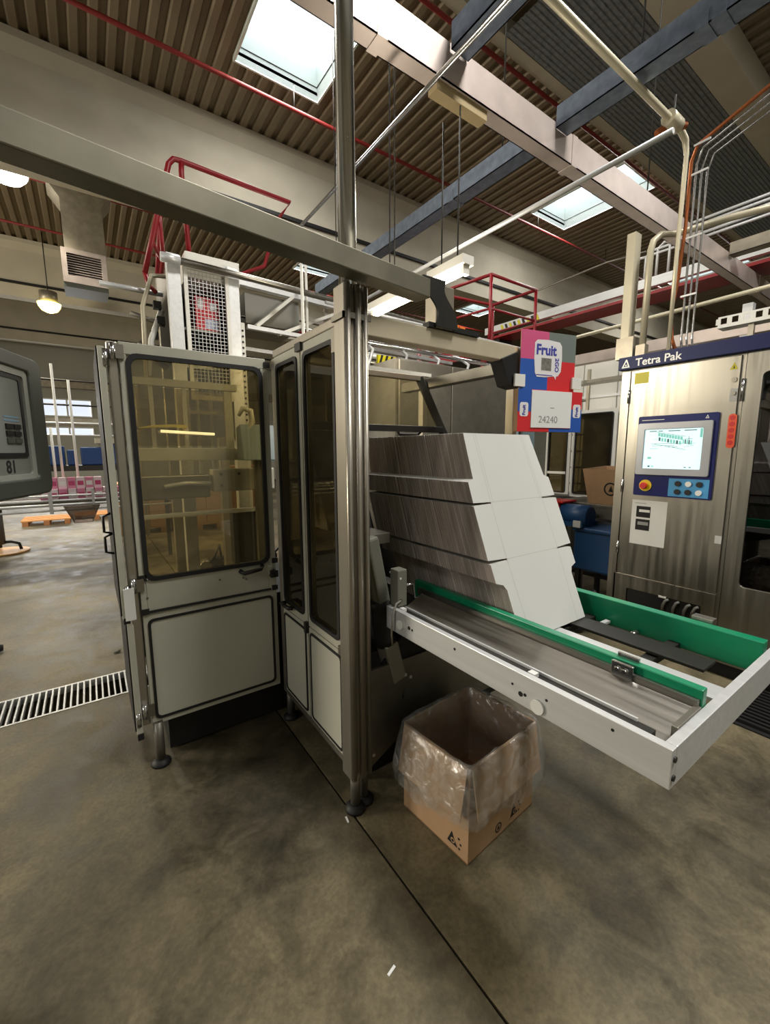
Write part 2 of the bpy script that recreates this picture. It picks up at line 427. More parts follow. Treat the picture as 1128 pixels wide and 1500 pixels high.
# walls
def wall(name, x0, x1, y0, y1, m=wall_m): return struct(MB().box(x0, x1, y0, y1, 0, 7.05).build(name, m))
wall('wall_left', FX0 - .2, FX0, FY0, FY1); wall('wall_right', FX1, FX1 + .2, FY0, FY1); wall('wall_front', FX0 - .2, FX1 + .2, FY0 - .2, FY0)
bw = MB()
for x0, x1, z0, z1 in ((FX0 - .2, FX1 + .2, 0, 2.25), (FX0 - .2, FX1 + .2, 3.75, 7.05), (FX0 - .2, -3.2, 2.25, 3.75), (.35, FX1 + .2, 2.25, 3.75), (-3.2, .35, 2.62, 3.02)):
    bw.box(x0, x1, FY1, FY1 + .2, z0, z1)
struct(bw.build('wall_back', wall_m))
for k, (z0, z1) in enumerate(((3.02, 3.75), (2.25, 2.62))):
    w = MB().ring('y', (-3.2, .35, z0, z1), (-3.15, .3, z0 + .05, z1 - .05), FY1 - .03, FY1 + .1)
    for x in (-2.3, -1.4, -.5): w.box(x - .03, x + .03, FY1 - .02, FY1 + .08, z0 + .05, z1 - .05)
    o = struct(w.build('window_%d' % (20 + k), white_l))
    xs = [-3.15, -2.3, -1.4, -.5, .3]
    for a, b in zip(xs[:-1], xs[1:]): MB().box(a + .03, b - .03, FY1 + .02, FY1 + .05, z0 + .05, z1 - .05).build('pane', daywin, o)
struct(MB().box(FX0, FX1, FY1 - .35, FY1 - .01, 4.15, 4.5).build('trim_7', galv)); struct(MB().box(FX0, FX1, FY1 - .2, FY1 - .01, 0, .12).build('baseboard_back', dark))

# ------------------------------------------------------------------ overhead steel
def wire(name, label, cat, pts, r, mat, group=None, n=8):
    return tag(MB().tube(pts, r, n).build(name, mat), label, cat, group)
sb = thing('support_beam', 'long square galvanised beam crossing from top left past the tall post', 'beam', (0, 1.23, 2.2))
MB().bar((-1.6, 1.03, 2.19), (1.165, 1.385, 2.19), .075, .072).build('beam', M('weathered_zinc', (124, 120, 104), .46, .6, var=.22, scale=6), sb, bevel=.004)
pl = []; pr2 = []
for i in range(17):
    t_ = i / 16; cx_ = 1.215 + .075 * (.5 - .5 * math.cos(math.pi * min(1, max(0, (t_ - .15) / .6)))); hw = .062 - .014 * math.sin(math.pi * t_)
    pl.append((cx_ - hw, 2.248 - .184 * t_)); pr2.append((cx_ + hw, 2.248 - .184 * t_))
pl = pl + pr2[::-1]
MB().prism(pl, 'y', 1.375, 1.383).build('end_plate', dark, sb)
MB().box(1.235, 1.335, 1.383, 1.46, 2.064, 2.235).build('end_bracket', galv, sb, bevel=.006)
MB().box(1.2, 1.5, 1.39, 1.43, 2.062, 2.082).build('clamp_foot', darker, sb)

xc = thing('cable_channel', 'pale zinc cable channel running under the ribbed roof past the tall post', 'cable channel', (4, 1.97, 3.6))
ch = MB(); y0, y1, z0, z1 = 1.93, 2.03, 3.55, 3.74
ch.box(-1.5, 14, y0, y0 + .006, z0, z1).box(-1.5, 14, y0, y1, z0, z0 + .006).box(-1.5, 14, y1 - .006, y1, z0, z1)
ch.build('channel', galv_p, xc)
for x in (1.35, 3.0, 4.8, 7.2): MB().box(x - .03, x + .03, y0 - .004, y1 + .004, z0 - .004, z1 + .002).build('joint_plate', galv_p, xc)
for x in (0, 4.2, 8, 12): MB().cyl((x, 1.98, 3.73), (x, 1.98, 7.0), .006, 5).build('hanger', dark, xc)
wb = MB().box(1.72, 2.12, 1.95, 2.02, 3.50, 3.55).build('wooden_batten', M('pale_wood', (176, 156, 116), .7), xc)
def ychan(x, ya, yb, z, label, mat, w=.13, h=.13):
    t = thing('cable_channel', label, 'cable channel', (x, (ya + yb) / 2, z))
    mb = MB().box(x - w / 2, x - w / 2 + .006, ya, yb, z, z + h).box(x - w / 2, x + w / 2, ya, yb, z, z + .006).box(x + w / 2 - .006, x + w / 2, ya, yb, z, z + h)
    mb.build('channel', mat, t)
    for y in (ya + .4, yb - .5): MB().cyl((x, y, z + .1), (x, y, 7.0), .006, 5).build('hanger', dark, t)
    for y in (ya + .9, yb - .9): MB().box(x - w / 2 - .004, x + w / 2 + .004, y - .03, y + .03, z - .004, z + h * .6).build('joint_plate', mat, t)
    return t
ychan(1.86, .3, 1.92, 3.70, 'short blue grey cable channel meeting the pale channel near the tall post', galv_b)
ychan(2.83, .2, 1.925, 3.70, 'blue grey cable channel meeting the pale channel on its near side mid roof', galv_b)
ychan(2.83, 2.035, 5.6, 3.70, 'longest blue grey cable channel running away beyond the pale channel', galv_b)
ychan(6.1, .6, 1.92, 3.70, 'cable channel meeting the pale channel above the steel control cabinet', galv)
wire('steam_pipe', 'thin bright pipe running above the short blue grey channel', 'pipe', [(1.55, -.6, 3.36), (1.55, 1.2, 3.36), (1.52, 3.4, 3.3)], .012, chrome)
t = thing('air_pipe', 'cream pipe descending to the steel control cabinet from a long overhead run', 'pipe', (3.52, 1.42, 2.25))
MB().tube([(1.2, 1.43, 3.65), (3.40, 1.425, 3.66), (3.49, 1.425, 3.63), (3.52, 1.422, 3.55), (3.5, 1.42, 2.9), (3.5, 1.42, 2.252)], [.021, .021, .021, .015, .014, .014], 10).build('pipe', cream_pipe, t)
MB().cyl((3.22, 1.425, 3.66), (3.36, 1.425, 3.66), .045, 10).build('coupling', cream_pipe, t)
MB().cyl((3.3, 1.425, 3.66), (3.3, 1.425, 3.82), .006, 5).build('valve_stem', dark, t)
MB().tube([(3.22, 1.49, 3.6), (3.3, 1.44, 3.66), (3.4, 1.39, 3.66)], .02, 6).build('valve_lever', copper, t)
wire('conduit', 'straight thin conduit sloping from the valve towards the tube lamps', 'conduit', [(2.32, 1.0, 3.0), (2.313, 3.6, 3.0)], .014, alu_w)
for k, (x, y, r, m, lab) in enumerate(((3.55, 1.40, .012, copper, 'copper coloured hose sagging beside the cream pipe above the cabinet'),
                                       (3.55, 1.365, .008, chrome, 'first thin bright conduit right of the copper hose'),
                                       (3.56, 1.335, .007, chrome, 'second thin bright conduit right of the copper hose'),
                                       (3.57, 1.305, .007, chrome, 'third thin bright conduit right of the copper hose'))):
    sag = .045 if k == 0 else 0
    wire('conduit', lab, 'conduit', [(x, y - .01, 2.255), (x, y + sag * .5, 2.35), (x, y + sag, 2.52), (x, y + sag * .4, 2.75), (x, y, 3.1), (x, y, 3.50 - .03 * k), (x, y - .03, 3.59 - .03 * k), (x, y - .35, 3.71 - .035 * k), (x, y - 1.2, 3.99 - .045 * k)], r, m, 'conduits above the control cabinet')
for z in (2.62, 3.0, 3.4, 3.58): tag(MB().box(3.528, 3.535, 1.29, 1.385, z, z + .012).build('conduit_clamp', alu_w), {2.62: 'lowest small clamp bar across the conduits above the cabinet', 3.0: 'second clamp bar from the bottom across the conduits', 3.4: 'third clamp bar from the bottom across the conduits', 3.58: 'topmost clamp bar across the conduits under the bend'}[z], 'clamp', 'clamp bars on the conduits')
cb = thing('cable_duct', 'left tall cream cable duct dropping to the cabinet top', 'cable duct', (3.5, 1.70, 2.2525))
MB().box(3.465, 3.555, 1.69, 1.755, 2.40, 3.16).build('duct', beige_metal, cb, bevel=.004)
MB().box(3.455, 3.57, 1.65, 1.775, 2.2525, 2.41).build('socket', galv, cb)
cb = thing('cable_duct', 'right tall cream cable duct beside the white pipe, bending to the beam', 'cable duct', (3.6, 1.66, 2.25))
MB().tube([(3.5, 1.60, 2.26), (3.5, 1.595, 3.0), (3.51, 1.585, 3.06), (3.56, 1.56, 3.11), (3.66, 1.5, 3.12), (3.75, 1.2, 3.13), (4.1, .4, 3.16)], .024, 8).build('duct', beige_metal, cb)
MB().box(3.47, 3.53, 1.57, 1.635, 2.2525, 2.34).build('socket', galv, cb)

# lamps
def tube_lamp(xa, ya, xb, yb, z, label, glow, r=.02, hang=3.6):
    t = thing('tube_lamp', label, 'lamp', ((xa + xb) / 2, (ya + yb) / 2, z))
    d = Vector((xb - xa, yb - ya, 0)).normalized()
    MB().bar((xa - d.x * .03, ya - d.y * .03, z + .055), (xb + d.x * .03, yb + d.y * .03, z + .055), .09, .05).build('housing', white_l, t)
    MB().tube([(xa, ya, z), (xb, yb, z)], r, 8).build('tube', glow, t)
    pl_ = bpy.data.lights.new('tube_light', 'POINT'); pl_.energy = 26; pl_.color = (1, .9, .74); pl_.shadow_soft_size = .12
    po = bpy.data.objects.new('tube_light', pl_); COL.objects.link(po); po.location = ((xa + xb) / 2, (ya + yb) / 2, z - .12)
    for px, py in ((xa, ya), (xb, yb)): MB().bar((px, py, z - .02), (px, py, z + .05), .05, .03).build('end_cap', white_l, t)
    for px, py in ((xa + d.x * .2, ya + d.y * .2), (xb - d.x * .2, yb - d.y * .2)): MB().cyl((px, py, z + .08), (px, py, hang), .005, 5).build('hanger', dark, t)
tube_lamp(1.915, 2.40, 1.915, 2.86, 2.6, 'warm lit tube lamp directly above the square top beam', tube_glow, hang=7.0)
tube_lamp(1.91, 1.90, 1.91, 2.16, 2.6, 'shorter lit tube lamp behind the black curved bracket', tube_glow, hang=3.497)
lm = thing('high_bay_lamp', 'glaring white high bay lamp at the left edge under the roof', 'lamp', (-.70, 9.9, 6.2))
MB().tube([(-.70, 9.9, 6.0), (-.70, 9.9, 6.05), (-.70, 9.9, 6.13), (-.70, 9.9, 6.22)], [.08, .2, .27, .29], 20).build('lens', lamp_glow_w, lm); MB().cyl((-.70, 9.9, 6.22), (-.70, 9.9, 6.5), .31, 20).build('housing', galv, lm); MB().cyl((-.70, 9.9, 6.5), (-.70, 9.9, 7.0), .012, 6).build('hanger', dark, lm)
lm = thing('high_bay_lamp', 'yellow glowing high bay lamp in front of the far ribbed roof', 'lamp', (-.465, 14.2, 5.2))
MB().tube([(-.465, 14.2, 5.1), (-.465, 14.2, 5.15), (-.465, 14.2, 5.24), (-.465, 14.2, 5.32)], [.07, .17, .23, .25], 20).build('lens', lamp_glow, lm); MB().cyl((-.465, 14.2, 5.32), (-.465, 14.2, 5.6), .19, 16).build('housing', galv, lm); MB().cyl((-.465, 14.2, 5.6), (-.465, 14.2, 7.0), .012, 6).build('hanger', dark, lm)

for x_, y_, z_, e_ in ((-.70, 9.9, 5.95, 1500), (-.465, 14.2, 5.05, 800)):
    sp = bpy.data.lights.new('high_bay_light', 'SPOT'); sp.energy = e_; sp.color = (1, .92, .74); sp.spot_size = R(120); sp.spot_blend = .6; sp.shadow_soft_size = .25
    so = bpy.data.objects.new('high_bay_light', sp); COL.objects.link(so); so.location = (x_, y_, z_)

# ------------------------------------------------------------------ packing machine
pm = thing('packing_machine', 'pebble grey case packing machine with amber guard windows and steel corner post', 'machine', (.84, 1.43, 0))
# corner post: fluted lower profile with foot, polished round tube above
pp = MB()
fl = [(.800, 1.395), (.812, 1.388), (.824, 1.395), (.832, 1.404), (.840, 1.396), (.852, 1.388), (.866, 1.392), (.876, 1.40), (.884, 1.39), (.898, 1.392), (.9, 1.47), (.80, 1.47)]
pp.prism(fl, 'z', .17, 2.15)
post = pp.build('corner_post', alu, pm)
for x_, y_, r_ in ((.812, 1.392, .013), (.853, 1.390, .014), (.888, 1.392, .011)): MB().cyl((x_, y_, .172), (x_, y_, 2.148), r_, 16).build('post_flute', alu, post)
MB().cyl((.836, 1.425, 2.15), (.836, 1.425, 6.98), .033, 24).build('upright_tube', chrome, post)
MB().box(.79, .91, 1.383, 1.39, 2.03, 2.05).box(.79, .798, 1.383, 1.475, 2.03, 2.05).build('clamp_ring', steel_d, post)
def foot(x, y, top, r=.022, rb=.045):
    f = MB().cyl((x, y, .02), (x, y, top), r, 12).build('foot', steel_d, pm)
    MB().tube([(x, y, 0), (x, y, .012), (x, y, .03)], [rb, rb, rb * .55], 16).build('foot_pad', rubber, f)
    return f
foot(.835, 1.425, .2); foot(.89, 1.445, .26, .02); foot(.177, 2.225, .23); foot(.86, 2.2, .2); foot(1.75, 1.6, .26); foot(1.75, 2.2, .26)
# side panel, plane x = .84: two amber windows above two lower panels
S0, S1, SM, ZB, ZT = 1.485, 2.165, 1.842, .205, 2.03
for k, (a, b) in enumerate(((S0, SM - .006), (SM + .006, S1))):
    fo = MB().ring('x', (a, b, .70, ZT), (a + .03, b - .03, .745, ZT - .045), .825, .86, .004, .03).build('window_frame', paint, pm, bevel=.003)
    MB().ring('x', (a + .026, b - .026, .741, ZT - .041), (a + .044, b - .044, .759, ZT - .059), .818, .83, .03, .026).build('gasket', rubber, fo)
    MB().box(.835, .84, a + .035, b - .035, .75, ZT - .05).build('pane', smoke, fo)
    fl_ = MB().ring('x', (a, b, ZB, .695), (a + .02, b - .02, ZB + .02, .675), .825, .86, .004, .02).build('lower_frame', paint, pm, bevel=.003)
    MB().ring('x', (a + .018, b - .018, ZB + .018, .677), (a + .028, b - .028, ZB + .028, .667), .819, .83, .02, .018).build('gasket', rubber, fl_)
    MB().prism(rrect(a + .026, b - .026, ZB + .026, .669, .016), 'x', .822, .835).build('panel', paint_panel, fl_)
MB().box(.812, .826, SM - .03, SM + .03, 2.0, 2.035).build('hinge', black, pm)
MB().box(.808, .83, SM - .008, SM + .016, .665, .72).build('latch', black, pm)
MB().box(.812, .826, S0 - .002, S0 + .028, .69, .73).build('hinge', steel, pm); MB().box(.808, .828, S0 - .002, S0 + .026, 1.93, 2.02).build('hinge', steel, pm)
MB().tube([(.815, S1 - .05, .74), (.79, S1 - .06, .745), (.79, S1 - .15, .745), (.815, S1 - .16, .74)], .011, 8).build('handle', black, pm)
MB().box(.822, .865, S0 - .01, S1 + .01, ZT, ZT + .035).build('top_rail', alu, pm, bevel=.004)
MB().box(.83, .86, S0, S1, .165, .205).build('bottom_rail', alu, pm, bevel=.003)
MB().box(.83, .885, S1, S1 + .06, .17, 2.03).build('rear_post', alu, pm, bevel=.004)
# front skirt right of the corner post and the machine pan
MB().prism([(.90, .145), (.935, .135), (1.16, .255), (1.9, .255), (1.9, .6), (.90, .6)], 'y', 1.45, 1.462).build('front_skirt', steel_d, pm)
bo = MB(); bo.cyl((.948, 1.447, .19), (.948, 1.452, .19), .008, 8).cyl((1.13, 1.447, .52), (1.13, 1.452, .52), .008, 8).cyl((1.16, 1.447, .50), (1.16, 1.452, .50), .008, 8)
bo.build('bolt', alu_w, pm)
MB().prism([(1.0, .60), (1.9, .60), (1.9, .78), (1.2, .78)], 'y', 1.462, 1.474).build('front_plate', darker, pm)
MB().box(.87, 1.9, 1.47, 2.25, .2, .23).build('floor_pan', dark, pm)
MB().box(.93, 1.86, 1.56, 2.25, 0, .2).build('plinth', darker, pm)  # dark block added to deepen the shade under the machine
MB().box(.23, 1.88, 2.30, 2.95, .012, .74).build('underside_shade_box', darker, pm)  # dark box added to keep the floor behind the door in shade
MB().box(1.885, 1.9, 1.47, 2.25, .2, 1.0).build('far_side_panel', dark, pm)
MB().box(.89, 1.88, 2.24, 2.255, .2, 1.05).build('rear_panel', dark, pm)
for x, y in ((1.872, 1.49), (1.872, 2.22)): MB().box(x - .022, x + .012, y - .025, y + .025, .2, 1.98).build('inner_post', alu, pm, bevel=.003)
# top beam along x, black tapered end, arm going back, brace
MB().box(.885, 1.79, 1.40, 1.46, 1.985, 2.062).build('top_beam', M('lamplit_zinc_beam', (214, 202, 176), .45, .3, var=.1, scale=8), pm, bevel=.004)  # warm tube lamp light put into the beam's paler zinc colour
MB().prism([(1.66, 1.99), (1.80, 2.045), (1.82, 2.0), (1.82, 1.88), (1.79, 1.86), (1.72, 1.87)], 'y', 1.392, 1.468).build('beam_end', black, pm, bevel=.004)
MB().box(1.71, 1.77, 1.46, 2.25, 1.93, 1.985).build('top_arm', steel_d, pm, bevel=.003)
MB().bar((.98, 2.02, 2.0), (1.30, 2.72, 2.9), .05, .05).build('brace', galv_p, pm) if False else None
MB().bar((1.0, 2.06, 2.12), (1.22, 2.06, 1.985), .05, .03).build('brace', galv_p, pm)
# hood over the magazine: leaning amber window
hd = MB()
hd.bar((.90, 2.03, 1.985), (1.70, 2.03, 1.985), .035, .03)
hd.build('hood_rail', alu, pm, bevel=.003)
MB().bar((.90, 2.06, 2.015), (1.78, 2.06, 2.015), .05, .02).build('hood_cap', white_l, pm)
MB().bar((1.68, 2.03, 1.99), (1.80, 1.90, 1.60), .03, .05).build('hood_post', dark, pm, bevel=.004)
hp = MB().add([(.905, 2.02, 1.97), (1.665, 2.02, 1.97), (1.75, 1.935, 1.69), (.905, 1.935, 1.69)], [(0, 1, 2, 3)])
hp.build('hood_window', amber, pm)
MB().bar((.90, 1.93, 1.68), (1.77, 1.93, 1.68), .04, .035).build('hood_sill', black, pm, bevel=.004)
MB().bar((.90, 1.955, 1.64), (1.05, 1.955, 1.64), .03, .03).build('hood_bracket', black, pm)
hk = MB(); hk.tube([(.96, 1.95, 1.66), (.97, 1.95, 1.625), (1.03, 1.95, 1.615), (1.07, 1.95, 1.66)], .008, 6).tube([(1.45, 1.95, 1.675), (1.47, 1.95, 1.648), (1.6, 1.95, 1.645), (1.64, 1.95, 1.675)], .008, 6)
hk.build('hood_handle', black, pm)
# magazine lean frame and gear motor seen between post and blanks
MB().add([(.94, 1.56, .62), (1.19, 1.56, .62), (1.19, 2.02, 1.66), (.94, 2.02, 1.66), (.94, 1.585, .62), (1.19, 1.585, .62), (1.19, 2.045, 1.66), (.94, 2.045, 1.66)],
         [(0, 1, 2, 3), (7, 6, 5, 4), (0, 4, 5, 1), (1, 5, 6, 2), (2, 6, 7, 3), (3, 7, 4, 0)]).build('magazine_frame', darker, pm)
MB().bar((1.17, 1.98, 1.58), (1.12, 1.47, .40), .012, .075).build('lean_guide', dark, pm)
MB().bar((1.20, 2.02, 1.615), (1.20, 1.93, 1.40), .02, .022).build('warm_lit_guide', M('guide_warm_light_tan', (206, 150, 84), .35, .5), pm)  # tan colour carries the warm light falling on this guide
gm = MB().bar((.955, 1.50, 1.19), (1.02, 1.50, .885), .06, .10).build('gear_motor', grey_box, pm, bevel=.01)
MB().tube([(1.012, 1.495, .90), (1.022, 1.495, .86), (1.03, 1.495, .78), (1.04, 1.495, .71), (1.05, 1.495, .69)], [.052, .044, .046, .044, .05], 16).build('hose_boot', rubber, gm)
MB().bar((1.05, 1.49, .69), (1.10, 1.49, .50), .075, .085).build('terminal_box', M('cast_grey', (150, 146, 134), .5, .3), gm, bevel=.008)
MB().cyl((1.098, 1.485, .50), (1.11, 1.485, .46), .012, 8).build('cable_gland', steel, gm)
MB().bar((1.12, 1.47, .84), (1.175, 1.47, .44), .05, .012).build('motor_bracket', dark, pm)
# mechanism behind the side windows
me_ = MB()
me_.box(1.0, 1.06, 1.75, 1.81, .23, 1.95); me_.build('lift_column', steel_d, pm)
MB().box(.93, 1.15, 1.60, 2.1, 1.12, 1.17).build('cross_rail', alu, pm, bevel=.003)
MB().box(.92, 1.1, 1.66, 1.95, .82, .98).build('drive_block', dark, pm, bevel=.008)
MB().tube([(1.02, 1.78, 1.6), (.98, 1.76, 1.52), (.97, 1.78, 1.4), (1.0, 1.8, 1.2)], .035, 10).build('air_hose', rubber, pm)
MB().box(.96, 1.02, 1.74, 1.8, 1.5, 1.62).build('cylinder_head', darker, pm, bevel=.006)
for x in (.95, .985): MB().cyl((x, 1.72, 1.17), (x, 1.72, 1.52), .008, 6).build('guide_rod', copper if x < .96 else chrome, pm)
# front guard door, plane y = 2.23, folded open to the left
def guard_frame(y0, y1):
    dr = MB()
    dr.box(.150, .80, y0, y1, 1.978, 2.03)
    dr.box(.150, .176, y0, y1, .80, 1.978).box(.772, .812, y0, y1, .80, 1.978).box(.176, .772, y0, y1, .80, .952)
    d = dr.build('guard_door', paint, pm, bevel=.003)
    MB().ring('y', (.172, .780, .945, 1.985), (.192, .760, .965, 1.965), y0 - .008, y0 + .01, .045, .038).build('gasket', rubber, d)
    MB().prism(rrect(.178, .774, .951, 1.979, .04), 'y', y0 + .008, y0 + .013).build('pane', amber, d)
    MB().tube([(.615, y0 - .002, .925), (.63, y0 - .028, .915), (.72, y0 - .028, .925), (.735, y0 - .002, .935)], .0115, 8).build('handle', black, d)
    MB().box(.772, .815, y0 - .03, y0 - .0005, .865, .905).build('latch', black, d, bevel=.003)
    MB().box(.765, .79, y0 - .012, y0 - .0005, .88, .93).build('latch_plate', paint, d, bevel=.003)
    for x, z in ((.165, .965), (.165, .80), (.80, .80), (.806, .955), (.806, 2.0)):
        MB().box(x - .016, x + .016, y0 - .008, y0 - .0005, z - .014, z + .014).build('corner_cap', black, d)
    sc = MB()
    for x, z in ((.51, .895), (.63, .885), (.645, .875), (.178, .865)): sc.cyl((x, y0 - .002, z), (x, y0 + .001, z), .006, 8)
    sc.build('screw', steel_d, d)
    MB().box(.18, .78, y0 - .006, y0 - .0005, .79, .80).build('lower_seal', rubber, d)
    l = MB().ring('y', (.152, .812, .215, .785), (.174, .785, .245, .755), y0 + .002, y1, .004, .02).build('guard_door', paint, pm, bevel=.003)
    MB().ring('y', (.170, .788, .241, .759), (.182, .776, .253, .747), y0 - .004, y0 + .008, .025, .02).build('gasket', rubber, l)
    MB().prism(rrect(.180, .778, .251, .749, .02), 'y', y0 + .001, y0 + .01).build('panel', paint_panel, l)
guard_frame(2.225, 2.26)
MB().box(.105, .148, 2.235, 2.275, .22, 2.03).build('hinge_post', alu, pm, bevel=.008)
for z in (1.985, .935, .30):
    MB().cyl((.127, 2.222, z - .035), (.127, 2.222, z + .035), .013, 12).build('hinge', chrome, pm)
    MB().box(.128, .168, 2.214, 2.222, z - .03, z + .03).build('hinge_leaf', steel, pm)
    MB().cyl((.098, 2.222, z - .065), (.098, 2.222, z + .005), .013, 12).build('hinge', chrome, pm)
# second guard door swung fully round, seen almost edge-on
ed = MB().box(.072, .098, 2.215, 2.78, .78, 2.0).build('guard_door', paint, pm, bevel=.003)
MB().box(.066, .0715, 2.225, 2.78, .80, 2.0).build('gasket', rubber, ed)
for z in (1.215, 1.12): MB().tube([(.067, 2.30, z + .06), (.035, 2.30, z + .045), (.035, 2.30, z - .025), (.067, 2.30, z - .035)], .006, 6).build('handle', black, ed)
ed2 = MB().box(.085, .112, 2.215, 2.78, .19, .75).build('guard_door', paint, pm, bevel=.003)
MB().box(.079, .0845, 2.225, 2.78, .21, .75).build('gasket', rubber, ed2)
MB().box(.086, .112, 2.206, 2.2145, .17, .20).build('corner_cap', black, ed2)
MB().box(.082, .125, 2.2, 2.2145, .78, .93).build('latch_plate', white_p, ed)
MB().box(.074, .10, 2.205, 2.2145, .765, .79).build('corner_cap', black, ed)
for z in (.62, .50, .43, .32): MB().box(.118, .126, 2.215, 2.224, z, z + .035).build('reflector', white_p, ed2) if False else None

# ------------------------------------------------------------------ infeed conveyor
cv = thing('infeed_conveyor', 'aluminium blank conveyor with green guide rails jutting out from the packing machine', 'conveyor', (1.4, .9, .79))
CX0, CX1, CY0, CY1, CZ0, CZ1 = .987, 1.93, .322, 1.40, .808, .905
MB().box(CX0, CX0 + .022, CY0, CY1, CZ0, CZ1).build('side_plate', alu_w, cv, bevel=.002)
MB().box(CX1 - .022, CX1, CY0, CY1 + .55, CZ0 - .01, .845).build('side_plate', alu_w, cv, bevel=.002)
MB().box(CX0 + .022, CX1 - .022, CY0, CY0 + .024, CZ0, CZ1).build('end_plate', alu_w, cv, bevel=.002)
for z in (.835, .88):
    MB().cyl((CX0 + .011, CY0 - .004, z), (CX0 + .011, CY0 + .002, z), .007, 8).build('bolt', dark, cv)
for y, z, r in ((.655, .833, .021), (1.30, .853, .019)):
    MB().cyl((CX0 - .008, y, z), (CX0 + .001, y, z), r, 20).build('round_cap', white_p, cv)
hl = MB()
for y, z, r in ((.715, .842, .008), (.70, .846, .005), (.745, .86, .004), (.63, .865, .004), (.99, .872, .005), (1.245, .858, .008), (1.225, .856, .005), (.45, .88, .004)):
    hl.cyl((CX0 - .0015, y, z), (CX0 + .001, y, z), r, 8)
hl.build('screw_hole', darker, cv)
# near side chain channel
MB().box(1.012, 1.052, CY0 + .06, CY1, .80, .893).build('chain_channel', dark, cv)
MB().box(1.046, 1.052, CY0 + .10, CY1 - .02, .8931, .902).build('chain_guide', alu_w, cv)
for y in (1.33, .70): MB().box(1.012, 1.032, y - .012, y + .012, .8935, .906).build('marker_clip', white_p, cv)
MB().box(1.053, 1.10, CY0 + .06, CY1, .79, .80).build('channel_floor', darker, cv)
MB().add([(1.085, .36, .855), (1.085, 1.42, .855), (1.20, 1.42, .908), (1.20, .36, .908), (1.09, .36, .85), (1.09, 1.42, .85), (1.20, 1.42, .903), (1.20, .36, .903)],
         [(0, 1, 2, 3), (7, 6, 5, 4), (0, 4, 5, 1), (1, 5, 6, 2), (2, 6, 7, 3), (3, 7, 4, 0)]).build('deflector_sheet', steel_x, cv)
MB().box(1.075, 1.215, .345, .36, .80, .91).build('rail_bracket', steel_d, cv, bevel=.002)
# guide rails
MB().box(1.222, 1.250, .347, 1.50, .836, .950).build('guide_rail', green, cv, bevel=.003)
MB().box(1.206, 1.221, .352, 1.46, .895, .925).build('rail_backing', steel_x, cv)
MB().box(1.80, 1.845, .362, 1.95, .80, .912).build('guide_rail', green, cv, bevel=.003)
MB().box(1.85, 1.89, .52, .59, .85, .925).build('rail_clamp', steel_x, cv, bevel=.003)
cl = MB().box(1.195, 1.25, .515, .555, .925, .935).build('rail_clamp', steel_x, cv, bevel=.002)
MB().box(1.198, 1.208, .505, .565, .905, .95).build('clamp_jaw', chrome, cl, bevel=.002)
MB().box(1.232, 1.242, .505, .565, .94, .965).build('clamp_jaw', chrome, cl, bevel=.002)
for y in (.525, .545): MB().cyl((1.19, y, .93), (1.198, y, .93), .006, 8).build('clamp_screw', chrome, cl)
# bed: slide strips and dark slats
for x0, x1, m in ((1.43, 1.525, alu_w), (1.60, 1.71, dark), (1.29, 1.36, dark)):
    MB().box(x0, x1, CY0 + .03 if m is alu_w else .46, 2.0, .825, .8365).build('slide_strip', m, cv, bevel=.002)
for y in (.62, .95, 1.30): MB().box(1.07, CX1 - .022, y - .02, y + .02, .795, .82).build('cross_bar', dark, cv)
MB().cyl((1.74, .75, .812), (1.78, .75, .812), .012, 10).build('roller_stub', steel, cv); MB().box(1.74, 1.79, .86, .88, .815, .825).build('sensor_bracket', alu_w, cv)
MB().cyl((1.08, .69, .79), (1.08, .74, .79), .03, 14).build('belt_pulley', rubber, cv)
MB().prism([(1.30, .79), (2.0, .79), (2.0, .30), (1.7, .62), (1.40, .72)], 'x', 1.55, 1.60).build('support_arm', dark, cv) if False else None
MB().prism([(.9, .79), (1.45, .79), (1.45, .62)], 'x', 1.4, 1.45).build('support_arm', dark, cv); MB().prism([(.9, .79), (1.45, .79), (1.45, .62)], 'x', 1.75, 1.80).build('support_arm', dark, cv)
sn = MB().box(1.006, 1.055, 1.345, 1.40, .906, 1.065).build('sensor_box', grey_box, cv, bevel=.005)
MB().cyl((1.02, 1.343, 1.03), (1.02, 1.345, 1.03), .005, 8).build('sensor_led', white_p, sn); MB().cyl((1.02, 1.342, .935), (1.02, 1.345, .935), .007, 8).build('cable_hole', darker, sn)
MB().tube([(1.02, 1.342, .935), (.99, 1.335, .93), (.972, 1.335, .88), (.97, 1.34, .80), (.99, 1.36, .74)], .0045, 6).build('sensor_cable', M('grey_cable', (130, 126, 116), .5), sn)
MB().tube([(1.055, 1.36, .99), (1.10, 1.36, .99), (1.10, 1.35, .93), (1.14, 1.35, .93)], .006, 6).build('sensor_arm', chrome, cv)

